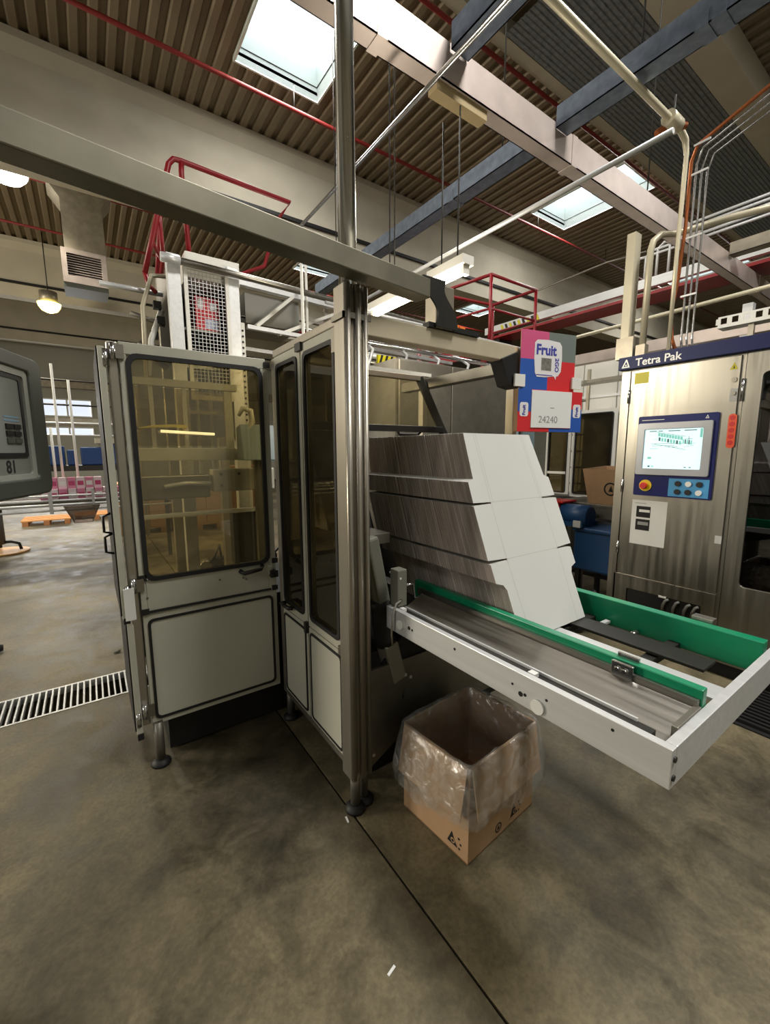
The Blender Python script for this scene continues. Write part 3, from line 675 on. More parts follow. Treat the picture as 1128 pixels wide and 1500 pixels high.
# ------------------------------------------------------------------ stack of cardboard blanks
LEAN = R(22.7); wv = Vector((0, -math.sin(LEAN), -math.cos(LEAN))); nv = Vector((0, -math.cos(LEAN), math.sin(LEAN)))
half = [(1.275, 0), (1.258, .20), (1.226, .212), (1.222, .300), (1.322, .3025), (1.322, .3095), (1.219, .313), (1.216, .531), (1.322, .536), (1.322, .543), (1.224, .547), (1.225, .620), (1.262, .633), (1.275, .655), (1.277, .852)]
XC = 1.492
outline = half + [(2 * XC - x, s) for x, s in reversed(half)]
def blank_material():
    m = bpy.data.materials.new('blank_edges'); m.use_nodes = True; nt = m.node_tree; b = nt.nodes['Principled BSDF']
    oi = nt.nodes.new('ShaderNodeObjectInfo'); cr = nt.nodes.new('ShaderNodeValToRGB'); e = cr.color_ramp.elements
    e[0].position = 0; e[0].color = rgb(146, 134, 126); e[1].position = 1; e[1].color = rgb(218, 210, 202)
    x = e.new(.93); x.color = rgb(174, 162, 153); nt.links.new(oi.outputs['Random'], cr.inputs[0])
    tc = nt.nodes.new('ShaderNodeTexCoord'); mp = nt.nodes.new('ShaderNodeMapping'); mp.inputs['Scale'].default_value = (.5, 1, .1)
    no = nt.nodes.new('ShaderNodeTexNoise'); no.inputs['Scale'].default_value = 16; no.inputs['Detail'].default_value = 4
    ge = nt.nodes.new('ShaderNodeNewGeometry')
    nt.links.new(ge.outputs['Position'], mp.inputs[0]); nt.links.new(mp.outputs[0], no.inputs[0])
    mr = nt.nodes.new('ShaderNodeMapRange'); mr.inputs[1].default_value = .3; mr.inputs[2].default_value = .7; mr.inputs[3].default_value = .72; mr.inputs[4].default_value = 1.2
    mx = nt.nodes.new('ShaderNodeMix'); mx.data_type = 'RGBA'; mx.blend_type = 'MULTIPLY'; mx.inputs[0].default_value = 1
    nt.links.new(no.outputs[0], mr.inputs[0]); nt.links.new(cr.outputs[0], mx.inputs[6]); nt.links.new(mr.outputs[0], mx.inputs[7])
    nt.links.new(mx.outputs[2], b.inputs['Base Color']); b.inputs['Roughness'].default_value = .85
    return m
edge_m = blank_material(); face_m = M('white_coated_board', (206, 206, 200), .55, var=.02, scale=3)
T0 = Vector((0, 1.257, 1.626)); TH = .0037; PITCH = .0041; NB = 184
def blank_mesh():
    mb = MB(); k = len(outline)
    P = [Vector((x, T0.y, T0.z)) + wv * s for x, s in outline]
    vs = P + [p - nv * TH for p in P]
    mb.add(vs, [list(range(k))], 0); mb.f.append([k + i for i in range(k)][::-1]); mb.m.append(1)
    for i in range(k):
        j = (i + 1) % k; mb.f.append([i, k + i, k + j, j]); mb.m.append(1)
    return mb
b0 = blank_mesh().build('carton_blank', [face_m, edge_m])
tag(b0, 'foremost white carton blank with visible fold lines, facing outward on the stack', 'cardboard blank', 'carton blanks on the infeed conveyor')
cr_ = MB()
def crease(x0, s0, x1, s1, w=.0016):
    a = Vector((x0, T0.y, T0.z)) + wv * s0 + nv * .0003; b = Vector((x1, T0.y, T0.z)) + wv * s1 + nv * .0003
    d = (b - a).normalized(); t = d.cross(nv).normalized() * w / 2
    cr_.add([a - t, a + t, b + t, b - t], [(0, 1, 2, 3)])
for sx in (1, -1):
    fx = lambda x: XC + sx * (x - XC)
    crease(fx(1.332), .005, fx(1.322), .303); crease(fx(1.322), .309, fx(1.322), .536); crease(fx(1.322), .543, fx(1.335), .848)
    crease(fx(1.345), .005, fx(1.335), .303)
crease(1.322, .303, 2 * XC - 1.322, .303); crease(1.322, .538, 2 * XC - 1.322, .538)
cr_.build('fold_line', M('fold_crease', (176, 174, 166), .6), b0)
for i in range(1, NB):
    c = b0.copy(); COL.objects.link(c)
    c.location = b0.location + Vector((random.gauss(0, .0005) if i > 2 else 0, i * PITCH + random.uniform(-.00003, .00003), 0)) + wv * random.uniform(-.0003, .0002)
    c['label'] = 'carton blank in the tight stack behind the foremost white one'
    if i in (60, 61, 118, 119): c.location.x -= .002

# ------------------------------------------------------------------ waste box with liner
YA = R(4.5); bx_xf = Matrix.Translation((1.045, .957, 0)) @ Matrix.Rotation(YA, 4, 'Z')
BW, BD, BH, t = .438, .358, .40, .005
wx = thing('waste_box', 'open kraft cardboard waste box on the floor under the conveyor', 'cardboard box', (1.25, 1.12, 0))
MB(bx_xf).box(0, BW, 0, BD, .002, .008).build('bottom', kraft_d, wx)
for nm, a in (('front', (t, BW - t, 0, t)), ('back', (t, BW - t, BD - t, BD)), ('left', (0, t, 0, BD)), ('right', (BW - t, BW, 0, BD))):
    MB(bx_xf).box(a[0], a[1], a[2], a[3], .002, BH).build('side_wall', kraft, wx)
FLP = .195
def flap(a, b, o, lean):
    a, b, o = Vector(a), Vector(b), Vector(o); n = o * t
    pts = [a, b, b + o * lean - Vector((0, 0, FLP)), a + o * lean - Vector((0, 0, FLP))]
    MB(bx_xf).add(pts + [p + n for p in pts], [(0, 1, 2, 3), (7, 6, 5, 4), (0, 4, 5, 1), (1, 5, 6, 2), (2, 6, 7, 3), (3, 7, 4, 0)]).build('flap', kraft, wx)
flap((.008, -.001, BH), (BW - .008, -.001, BH), (0, -1, 0), .034); flap((-.001, BD - .008, BH), (-.001, .008, BH), (-1, 0, 0), .036)
flap((BW - .008, BD + .001, BH), (.008, BD + .001, BH), (0, 1, 0), .03); flap((BW + .001, .008, BH), (BW + .001, BD - .008, BH), (1, 0, 0), .03)
def mark(o, face, cx, cz, sz, kind):
    mb = MB(bx_xf); e = .0012
    def P(u, z): return (u, -e, z) if face == 'front' else (-e, 2 * cx - u, z)
    if kind == 'tri':
        poly = [(-.5, -.45), (.45, -.45), (.18, -.05), (.05, .22), (-.1, .5)]
        mb.add([P(cx + sz * a, cz + sz * b) for a, b in poly], [list(range(len(poly)))], 0)
        q = [P(cx + sz * (.02 + .2 * math.cos(j * math.pi / 6)), cz + sz * (-.16 + .2 * math.sin(j * math.pi / 6))) for j in range(12)]
        s2 = 1.6
        def P2(u, z): return (u, -e * s2, z) if face == 'front' else (-e * s2, 2 * cx - u, z)
        mb.add([P2(cx + sz * (.02 + .2 * math.cos(j * math.pi / 6)), cz + sz * (-.14 + .2 * math.sin(j * math.pi / 6))) for j in range(12)], [list(range(12))], 1)
        def P3(u, z): return (u, -e * 2, z) if face == 'front' else (-e * 2, 2 * cx - u, z)
        mb.add([P3(cx + sz * (.02 + .11 * math.cos(j * math.pi / 6)), cz + sz * (-.14 + .11 * math.sin(j * math.pi / 6))) for j in range(12)], [list(range(12))], 0)
        for a, b in ((.55, .35), (.72, .0), (.6, -.4)):
            mb.add([P(cx + sz * (a + .09 * math.cos(j * math.pi / 4)), cz + sz * (b + .09 * math.sin(j * math.pi / 4))) for j in range(8)], [list(range(8))], 0)
    else:
        k = 20
        A = [P(cx + sz * .5 * math.cos(2 * math.pi * j / k), cz + sz * .5 * math.sin(2 * math.pi * j / k)) for j in range(k)]
        B = [P(cx + sz * .38 * math.cos(2 * math.pi * j / k), cz + sz * .38 * math.sin(2 * math.pi * j / k)) for j in range(k)]
        mb.add(A + B, [(j, (j + 1) % k, k + (j + 1) % k, k + j) for j in range(k)], 0)
        mb.add([P(cx + sz * a, cz + sz * b) for a, b in ((-.2, -.22), (.2, -.22), (0, .26))], [(0, 1, 2)], 0)
    mb.build('printed_mark', [ink, kraft], o)
mark(wx, 'left', .075, .062, .055, 'tri'); mark(wx, 'front', .30, .062, .055, 'tri'); mark(wx, 'front', .19, .045, .042, 'ring')
# translucent liner folded over the rim
def liner():
    m = bpy.data.materials.new('clear_bin_liner'); m.use_nodes = True; nt = m.node_tree
    for n in list(nt.nodes): nt.nodes.remove(n)
    out = nt.nodes.new('ShaderNodeOutputMaterial'); tr = nt.nodes.new('ShaderNodeBsdfTransparent'); tr.inputs[0].default_value = (.93, .93, .91, 1)
    gl = nt.nodes.new('ShaderNodeBsdfGlossy'); gl.inputs['Roughness'].default_value = .22; df = nt.nodes.new('ShaderNodeBsdfDiffuse'); df.inputs[0].default_value = (.75, .74, .7, 1)
    a = nt.nodes.new('ShaderNodeMixShader'); a.inputs[0].default_value = .5; nt.links.new(df.outputs[0], a.inputs[1]); nt.links.new(gl.outputs[0], a.inputs[2])
    b = nt.nodes.new('ShaderNodeMixShader'); nt.links.new(tr.outputs[0], b.inputs[1]); nt.links.new(a.outputs[0], b.inputs[2])
    tc = nt.nodes.new('ShaderNodeTexCoord'); no = nt.nodes.new('ShaderNodeTexNoise'); no.inputs['Scale'].default_value = 14; no.inputs['Detail'].default_value = 6; no.inputs['Distortion'].default_value = 1.5
    nt.links.new(tc.outputs['Object'], no.inputs[0])
    mr = nt.nodes.new('ShaderNodeMapRange'); mr.inputs[1].default_value = .35; mr.inputs[2].default_value = .72; mr.inputs[3].default_value = .12; mr.inputs[4].default_value = .5
    nt.links.new(no.outputs[0], mr.inputs[0]); nt.links.new(mr.outputs[0], b.inputs[0])
    bp = nt.nodes.new('ShaderNodeBump'); bp.inputs['Strength'].default_value = .7; bp.inputs['Distance'].default_value = .02
    nt.links.new(no.outputs[0], bp.inputs['Height']); nt.links.new(bp.outputs[0], gl.inputs['Normal'])
    nt.links.new(b.outputs[0], out.inputs[0]); return m
lb = MB(bx_xf); NA = 160
prof = [(-.012, .06), (-.012, .2), (-.010, .34), (-.004, .405), (.006, .414), (.016, .404), (.027, .36), (.037, .30), (.046, .24), (.052, .20), (.046, .165)]
rng = random.Random(3); ph = [rng.uniform(0, 6.28) for _ in range(8)]
def perim(d):
    r = .02 + max(0, d) * .8
    raw = rrect(-d, BW + d, -d, BD + d, max(.012, r), 6); raw.append(raw[0]); out = []
    ln = [0]
    for a, b in zip(raw[:-1], raw[1:]): ln.append(ln[-1] + math.hypot(b[0] - a[0], b[1] - a[1]))
    i = 0
    for q in range(NA):
        t_ = ln[-1] * q / NA
        while ln[i + 1] < t_: i += 1
        f_ = (t_ - ln[i]) / max(1e-9, ln[i + 1] - ln[i]); out.append((raw[i][0] + (raw[i + 1][0] - raw[i][0]) * f_, raw[i][1] + (raw[i + 1][1] - raw[i][1]) * f_))
    return out
for pi_, (d, z) in enumerate(prof):
    base = perim(d); k = len(base)
    for j, (u, w) in enumerate(base):
        a = 2 * math.pi * j / k
        wr = .0035 * math.sin(9 * a + ph[0]) + .003 * math.sin(17 * a + ph[1]) + .0025 * math.sin(31 * a + ph[2] + pi_)
        if pi_ < 4: wr *= -.3; wr = -abs(wr)
        if pi_ >= 5: wr = abs(wr) * (.4 + .08 * pi_)
        cu, cw = u - BW / 2, w - BD / 2; L_ = math.hypot(cu, cw)
        zz = z + (.012 * math.sin(3 * a + ph[3]) + .006 * math.sin(11 * a + ph[4])) * (1 if pi_ > 5 else .3)
        if pi_ == len(prof) - 1: zz += .02 * math.sin(2 * a + 1.0) + .01 * math.sin(7 * a)
        lb.v.append(bx_xf @ Vector((u + cu / L_ * wr, w + cw / L_ * wr, zz)))
k = len(perim(0))
for i in range(len(prof) - 1):
    for j in range(k):
        lb.f.append([i * k + j, i * k + (j + 1) % k, (i + 1) * k + (j + 1) % k, (i + 1) * k + j]); lb.m.append(0)
tag(lb.build('bin_liner', liner(), smooth=True), 'crinkled translucent plastic liner folded over the rim of the waste box', 'plastic bag')
for k_, (x, y, rz, lab) in enumerate(((.775, 1.395, 80, 'small white paper strip on the floor left of the corner post foot'), (.62, .86, 15, 'small white paper strip on the open floor left of the floor joint'))):
    xf = Matrix.Translation((x, y, 0)) @ Matrix.Rotation(R(rz), 4, 'Z')
    tag(MB(xf).box(-.016, .016, -.004, .004, .001, .003).build('paper_strip', white_paper), lab, 'paper scrap')

# ------------------------------------------------------------------ steel control cabinet on the right
cc = thing('control_cabinet', 'tall stainless control cabinet with blue header strip and touch screen', 'control cabinet', (3.9, .9, 0))
KX = 3.45
body = MB(); body.box(KX + .012, 4.25, .95, 1.71, .1, 2.25)
body.build('body', steel, cc)
MB().box(KX + .03, 4.25, -.62, 1.69, 0, .1).build('plinth', darker, cc)
MB().box(KX, KX + .011, 1.645, 1.71, .1, 2.15).build('hinge_stile', steel, cc, bevel=.002)
dr = MB().box(KX, KX + .011, .972, 1.64, .58, 2.15).build('door', steel, cc, bevel=.003)
for z in (.78, 1.28, 1.96): MB().cyl((KX - .006, 1.645, z - .05), (KX - .006, 1.645, z + .05), .009, 8).build('hinge', chrome, cc)
MB().cyl((KX - .006, .95, 1.86), (KX - .006, .95, 2.0), .010, 8).build('hinge', chrome, cc)
MB().cyl((KX - .006, 1.0, 2.0), (KX, 1.0, 2.0), .016, 12).build('door_lock', steel_d, cc)
lp = MB().ring('x', (.972, 1.66, .105, .57), (1.05, 1.555, .335, .465), KX, KX + .011, .004, .012).build('lower_panel', steel, cc, bevel=.002)
MB().box(KX + .0112, KX + .0118, 1.04, 1.565, .325, .475).build('recess', darker, cc)
for k, y in enumerate((1.27, 1.20, 1.13, 1.08)): MB().tube([(KX + .004, y + .02, .345), (KX - .008, y + .015, .40), (KX - .006, y, .44), (KX + .006, y - .015, .452)], .010, 8).build('cable', M('grey_cable_%d' % k, (100, 98, 92), .5), lp)
MB().box(KX - .004, KX + .004, 1.27, 1.32, .455, .468).build('cable_label', white_p, lp)
MB().box(KX - .045, KX + .012, -.62, 1.72, 2.16, 2.252).build('header_strip', navy_s, cc, bevel=.003)
hs = cc
text('header_lettering', 'Tetra Pak', .076, white_p, cc, (KX - .0458, 1.596, 2.176), (0, -1, 0), (0, 0, 1), bold=.0012)
def logo(parent, x, yc, zc, s_, m):
    mb = MB(); P = lambda a, b: (x, yc - s_ * a, zc + s_ * b)
    A = [P(-.5, -.5), P(.5, -.5), P(.12, .5), P(-.02, .5)]; B = [P(-.27, -.36), P(.27, -.36), P(.08, .2), P(.0, .2)]
    mb.add(A + B, [(0, 1, 5, 4), (1, 2, 6, 5), (2, 3, 7, 6), (3, 0, 4, 7)])
    mb.add([P(.02 + .1 * math.cos(j * math.pi / 5), -.2 + .1 * math.sin(j * math.pi / 5)) for j in range(10)], [list(range(10))])
    mb.build('emblem', m, parent)
logo(cc, KX - .0462, 1.665, 2.203, .06, white_p)
# operator panel
op = MB().prism(rrect(1.055, 1.555, 1.215, 1.803, .012), 'x', KX - .014, KX - .0005).build('operator_panel', navy, cc)
MB().ring('x', (1.078, 1.548, 1.372, 1.752), (1.13, 1.50, 1.42, 1.705), KX - .03, KX - .0145, .014, .008).build('screen_bezel', screen_frame, op, bevel=.003)
MB().box(KX - .02, KX - .0145, 1.13, 1.50, 1.42, 1.705).build('screen', screen_glow, op)
gr = MB(); gx = KX - .0206
def gq(y0, y1, z0, z1, mi): gr.add([(gx, y0, z0), (gx, y1, z0), (gx, y1, z1), (gx, y0, z1)], [(0, 1, 2, 3)], mi)
rg = random.Random(5)
def iso(y, z, w, h, sk, mi): gr.add([(gx - .0001 * rg.random(), y, z), (gx, y - w, z - sk), (gx, y - w, z - sk + h), (gx, y, z + h)], [(0, 1, 2, 3)], mi)
for k in range(9): iso(1.41 - k * .018, 1.655 - k * .0036, .015, .024, .003, 0)
for k in range(8): iso(1.405 - k * .019, 1.622 - k * .004, .013, .026, .003, 0 if k % 3 else 1)
for k in range(7): iso(1.43 - k * .029, 1.598 - k * .006, .026, .0025, .006, 1)
for k in range(5): iso(1.25 - k * .012, 1.60 - k * .002, .008, .03, .002, 1 if k % 2 else 0)
iso(1.42, 1.683, .19, .0025, .036, 1); iso(1.215, 1.60, .003, .05, 0, 1); iso(1.44, 1.63, .03, .002, -.006, 1); iso(1.24, 1.575, .06, .002, -.012, 1)
for a, b, c in ((1.455, 1.25, 1.60), (1.45, 1.30, 1.585), (1.24, 1.19, 1.63), (1.23, 1.17, 1.60), (1.46, 1.40, 1.565), (1.35, 1.28, 1.575)): gq(a, b, c, c + .0025, 1)
for a, b in ((1.47, 1.42), (1.41, 1.38), (1.345, 1.27), (1.245, 1.17)): gq(a, b, 1.688, 1.694, 1)
gq(1.15, 1.135, 1.64, 1.70, 0); gq(1.47, 1.445, 1.49, 1.505, 0); gq(1.465, 1.45, 1.43, 1.442, 1); gq(1.44, 1.425, 1.432, 1.44, 0); gq(1.23, 1.215, 1.43, 1.436, 1); gq(1.20, 1.185, 1.43, 1.436, 1)
gr.build('screen_drawing', [screen_teal, screen_ink], op, kind='stuff')
text('panel_lettering', 'Tetra Pak', .018, white_p, op, (KX - .0146, 1.53, 1.768), (0, -1, 0), (0, 0, 1)) if False else None
MB().box(KX - .0146, KX - .0142, 1.38, 1.53, 1.772, 1.776).build('panel_line', white_p, op)
logo(op, KX - .0146, 1.12, 1.777, .022, white_p)
es = MB().cyl((KX - .02, 1.47, 1.292), (KX - .0145, 1.47, 1.292), .043, 24).build('emergency_stop', yellow, op)
MB().tube([(KX - .02, 1.47, 1.292), (KX - .04, 1.47, 1.292), (KX - .045, 1.47, 1.292), (KX - .055, 1.47, 1.292)], [.016, .016, .027, .022], 20).build('stop_button', redp, es) if False else None
MB().tube([(KX - .0205, 1.475, 1.29), (KX - .036, 1.475, 1.29), (KX - .038, 1.475, 1.29), (KX - .05, 1.475, 1.29)], [.015, .015, .026, .022], 20).build('stop_button', redp, op)
kp = MB().box(KX - .017, KX - .0145, 1.07, 1.315, 1.224, 1.352).build('keypad', skyblue, op)
for i in range(3):
    for j in range(2):
        y = 1.255 - i * .065; z = 1.317 - j * .058
        MB().cyl((KX - .028, y, z), (KX - .0172, y, z), .019, 14).build('push_button', white_p if (i, j) in ((1, 0), (2, 1)) else darker, op)
# stickers on the cabinet door
MB().box(KX - .0015, KX - .0003, 1.315, 1.56, .833, 1.177).build('paper_notice', white_paper, cc)
for z0, z1 in ((1.045, 1.13), (.945, 1.03)): MB().box(KX - .0022, KX - .0016, 1.425, 1.525, z0, z1).build('notice_picture', ink, cc)
MB().box(KX - .0028, KX - .0023, 1.43, 1.505, 1.085, 1.105).build('notice_drawing', white_p, cc)
MB().box(KX - .0028, KX - .0023, 1.435, 1.51, .985, 1.01).build('notice_drawing', M('pale_grey_print', (150, 150, 146), .7), cc)
MB().box(KX - .0022, KX - .0016, 1.46, 1.54, 1.15, 1.154).build('notice_line', M('grey_print', (150, 150, 150), .8), cc)
MB().box(KX - .0015, KX - .0003, 1.515, 1.612, 2.05, 2.13).build('yellow_label', yellow_d, cc)
MB().add([(KX - .001, 1.03, 2.065), (KX - .001, .985, 2.065), (KX - .001, 1.0075, 2.11)], [(0, 1, 2)]).build('warning_triangle', yellow_d, cc)
MB().add([(KX - .0014, 1.012, 2.072), (KX - .0014, 1.003, 2.072), (KX - .0014, 1.0075, 2.095)], [(0, 1, 2)]).build('warning_mark', ink, cc)
MB().box(KX - .0015, KX - .0003, .975, 1.015, 1.865, 1.945).build('key_sticker', M('grey_sticker', (176, 176, 172), .6), cc)
MB().cyl((KX - .01, .995, 1.915), (KX - .0018, .995, 1.915), .012, 12).build('key_switch', steel_d, cc)
MB().box(KX - .0015, KX - .0003, .952 + .022, 1.012, .925, .978).build('grey_label', M('label_grey', (190, 190, 186), .6), cc)
tl_ = MB().prism(rrect(.963, 1.008, 1.565, 1.785, .02), 'x', KX - .0012, KX - .0003).build('warning_strip', orange, cc)
for k in range(5): MB().cyl((KX - .0024, .986, 1.60 + k * .04), (KX - .0013, .986, 1.60 + k * .04), .016, 12).build('warning_dot', redp, cc)
# right part with tall dark window
MB().box(KX + .05, 4.25, -.62, -.58, .1, 2.16).build('side_wall', steel, cc); MB().box(4.2, 4.25, -.58, .95, .1, 2.16).build('back_wall', dark, cc)
MB().ring('x', (-.62, .945, .1, 2.155), (-.5, .858, .66, 2.03), KX, KX + .03, .004, .03).build('window_door', steel, cc, bevel=.003)
MB().box(KX + .012, KX + .018, -.5, .86, .65, 2.04).build('window_pane', glass('dark_window', (92, 92, 88), .14, .02), cc)
MB().box(KX + .06, 4.19, -.57, .94, .80, .83).build('shelf', dark, cc)
MB().box(KX + .3, KX + .33, -.57, .94, 1.05, 1.2).build('dark_red_bar', red_rail, cc)
pk = None
for k in range(5):
    y = .80 - k * .155
    t_ = thing('juice_pack', 'green juice carton with red top behind the cabinet window, number %d from the door seam' % (k + 1) if False else ['green and red juice carton behind the cabinet window, nearest the door seam', 'green and red juice carton second from the door seam behind the window', 'green and red juice carton third from the door seam behind the window', 'green and red juice carton fourth from the door seam behind the window', 'green and red juice carton farthest from the door seam behind the window'][k], 'juice carton', (KX + .14, y, .831), 'juice cartons behind the cabinet window')
    MB().box(KX + .10, KX + .18, y - .065, y + .065, .8311, .995).build('pack_body', M('pack_green_%d' % k, (150, 168, 70), .5, var=.25, scale=20), t_)
    MB().prism([(KX + .10, .9951), (KX + .18, .9951), (KX + .145, 1.05), (KX + .135, 1.05)], 'y', y - .065, y + .065).build('pack_top', M('pack_red_%d' % k, (200, 76, 50), .5), t_)
# floor grate in front of the cabinet
fg = thing('floor_mat', 'black slatted mat on the floor in front of the steel control cabinet', 'floor mat', (3.2, .35, 0))
MB().box(2.9, 3.44, -.3, .68, 0, .008).build('mat_base', rubber, fg)
m0 = None
for k in range(12):
    x = 2.93 + k * .043
    if m0 is None: m0 = MB().box(x, x + .024, -.3, .68, .0081, .028).build('slat', black, fg); mx0 = x
    else: c = m0.copy(); COL.objects.link(c); c.parent = fg; c.location.x = x - mx0

# ------------------------------------------------------------------ printed carton samples on the beam end
TX = Matrix.Translation((1.765, 1.384, 0)) @ Matrix.Rotation(R(-12.6), 4, 'Z')
tr_r = TX.to_3x3() @ Vector((1, 0, 0))
pk_blue = M('print_blue', (36, 84, 170), .5); pk_red = M('print_red', (206, 40, 46), .5); pk_pink = M('print_pink', (206, 84, 130), .5); pk_grey = M('print_grey_green', (110, 120, 114), .5)
pk_white = M('print_white', (226, 224, 224), .5); ink_blue = M('print_ink_blue', (62, 66, 160), .5)
def quadp(mb, u0, u1, z0, z1, d, mi): mb.add([(u0, -d, z0), (u1, -d, z0), (u1, -d, z1), (u0, -d, z1)], [(0, 1, 2, 3)], mi)
def pt(u, d, z): return TX @ Vector((u, -d, z))
up_ = thing('carton_sample', 'upper flattened printed carton in pink, grey, blue and red with a fruit logo', 'carton', (2.0, 1.37, 1.85))
MB(TX).box(.02, .375, .0005, .004, 1.857, 2.142).build('board', kraft, up_)
q = MB(TX); quadp(q, .02, .195, 2.005, 2.142, 0, 0); quadp(q, .195, .375, 2.005, 2.142, 0, 1); quadp(q, .02, .195, 1.857, 2.005, 0, 2); quadp(q, .195, .375, 1.857, 2.005, 0, 3)
q.build('print', [pk_pink, pk_grey, pk_blue, pk_red], up_)
lg = [(.105, 2.085), (.12, 2.10), (.19, 2.104), (.265, 2.098), (.28, 2.08), (.284, 2.02), (.28, 1.955), (.262, 1.932), (.25, 1.93), (.248, 1.912), (.235, 1.93), (.18, 1.922), (.125, 1.922), (.112, 1.94), (.104, 2.01)]
MB(TX).add([(u, -.0012, z) for u, z in lg], [list(range(len(lg)))]).build('logo_shield', pk_white, up_)
text('logo_lettering', 'Fruit', .068, ink_blue, up_, pt(.114, .0018, 2.032), tr_r, (0, 0, 1), depth=.0003, bold=.0022, sx=1.0)
text('logo_lettering', '2GO', .036, ink_blue, up_, pt(.276, .0018, 2.03), (0, 0, -1), tr_r, depth=.0003, bold=.001) if False else None
text('logo_lettering', '2GO', .034, ink_blue, up_, pt(.240, .0018, 2.02), (0, 0, -1), tr_r, depth=.0003, bold=.0008)
q = MB(TX); quadp(q, .15, .215, 1.955, 2.015, .0018, 0); q.build('logo_picture', M('print_photo_grey', (120, 118, 108), .6, var=.4, scale=60), up_)
q = MB(TX); quadp(q, .12, .225, 1.93, 1.934, .0018, 0); q.build('logo_line', ink_blue, up_)
lo = thing('carton_sample', 'lower printed carton tray in blue and red with a pasted white note', 'carton', (2.0, 1.37, 1.64))
MB(TX).box(-.012, .405, -.032, -.004, 1.648, 1.853).build('board', kraft, lo)
q = MB(TX)
for u0, u1, z0, z1, mi in ((-.012, .07, 1.745, 1.853, 0), (-.012, .07, 1.665, 1.745, 1), (.33, .405, 1.765, 1.853, 1), (.33, .405, 1.665, 1.765, 0), (.07, .33, 1.665, 1.853, 1), (-.012, .19, 1.648, 1.665, 1), (.19, .405, 1.648, 1.665, 0)): quadp(q, u0, u1, z0, z1, .0325, mi)
q.build('print', [pk_blue, pk_red], lo)
MB(TX).box(.07, .33, -.036, -.0328, 1.668, 1.85).build('white_note', white_paper, lo)
text('handwriting', '24240', .048, M('pencil_grey', (140, 140, 140), .8), lo, pt(.115, .0364, 1.693), tr_r, (0, 0, 1), depth=.0002, sx=1.05)
q = MB(TX); quadp(q, .19, .215, 1.765, 1.768, .0364, 0); q.build('pencil_dash', M('pencil_mark', (110, 110, 110), .8), lo)
for u in (.0, .345):
    MB(TX).add([(u + a, -.0332, z) for a, z in rrect(.0, .052, 1.722, 1.79, .012)], [list(range(20))]).build('logo_shield', pk_white, lo)
    text('logo_lettering', 'Fruit', .026, ink_blue, lo, pt(u + .034, .0338, 1.727), (0, 0, 1), -tr_r, depth=.0002, bold=.0008)
for u, z, lb_ in ((-.018, 1.868, 'small white square card at the left edge of the printed cartons'), (.352, 1.872, 'small white square card at the right edge of the printed cartons')):
    c_ = thing('square_card', lb_, 'card', TX @ Vector((u + .03, -.008, z)))
    MB(TX).box(u, u + .062, -.012, -.0015, z, z + .058).build('card_face', white_p, c_)

# ------------------------------------------------------------------ behind the stack, right of centre
sc_ = thing('steel_cabinet', 'grey stainless cabinet row behind the carton blanks', 'cabinet', (3.0, 3.2, 0))
MB().box(2.1, 3.95, 2.84, 3.6, .08, 2.30).build('body', steel_d, sc_)
for a, b, m, nm in ((2.12, 2.70, steel_d, 'door'), (2.71, 3.55, steel_d, 'door'), (3.57, 3.66, M('pale_blue_steel', (150, 176, 184), .4), 'door_stile'), (3.70, 3.93, M('pale_blue_panel', (158, 182, 190), .3, .4), 'door')):
    MB().box(a, b, 2.815, 2.839, .12, 2.29).build(nm, m, sc_, bevel=.006)
MB().cyl((3.68, 2.80, .5), (3.68, 2.80, 2.1), .014, 10).build('door_bar', dark, sc_); MB().cyl((3.87, 2.808, 1.38), (3.87, 2.815, 1.38), .015, 12).build('lock', darker, sc_)
MB().box(2.12, 3.93, 2.9, 3.5, 0, .08).build('plinth', darker, sc_)
gg = thing('glazed_guard', 'white framed machine guard with dark glazed doors behind the cardboard box', 'machine guard', (5.0, 2.6, 0))
for a, b in ((3.06, 3.40), (2.50, 3.03), (1.86, 2.46)):
    f_ = MB().ring('x', (a, b, 1.0 if a > 3.05 else .98, 2.04), (a + .035, b - .035, 1.02, 2.0), 5.0, 5.035, .006, .03).build('door_frame', white_l, gg)
    MB().ring('x', (a + .032, b - .032, 1.017, 2.003), (a + .046, b - .046, 1.031, 1.989), 4.994, 5.006, .03, .028).build('gasket', rubber, f_)
    MB().box(5.014, 5.019, a + .035, b - .035, 1.02, 2.0).build('pane', smoke, f_)
MB().box(5.0, 5.9, 1.86, 3.4, .05, .975).build('base', dark, gg); MB().box(5.04, 5.9, 1.86, 3.4, 2.0, 2.04).build('top', white_l, gg)
MB().box(5.88, 5.9, 1.86, 3.4, .98, 2.0).build('back', M('cream_back', (150, 146, 128), .6), gg); MB().cyl((5.5, 2.25, .98), (5.5, 2.25, 1.9), .05, 10).build('inner_column', beige_metal, gg)
MB().box(5.02, 5.88, 1.9, 3.38, 0, .05).build('plinth', darker, gg)
MB().box(4.99, 4.999, 3.1, 3.36, 1.26, 1.29).build('door_bar', white_l, gg)
wt = thing('work_table', 'dull steel work table carrying the cardboard box behind the blanks', 'table', (4.2, 2.2, 0))
MB().box(3.9, 4.5, 1.82, 2.56, 1.02, 1.05).build('tabletop', steel_d, wt, bevel=.004); MB().box(3.9, 3.92, 1.82, 2.5, .92, 1.02).build('apron', steel_d, wt)
for x in (4.2, 4.45):
    for y in (1.87, 2.51): MB().box(x - .02, x + .02, y - .02, y + .02, 0, 1.02).build('leg', steel_d, wt)
kb = thing('cardboard_box', 'open kraft cardboard box with round printed emblem on the steel table', 'cardboard box', (4.05, 2.08, 1.05))
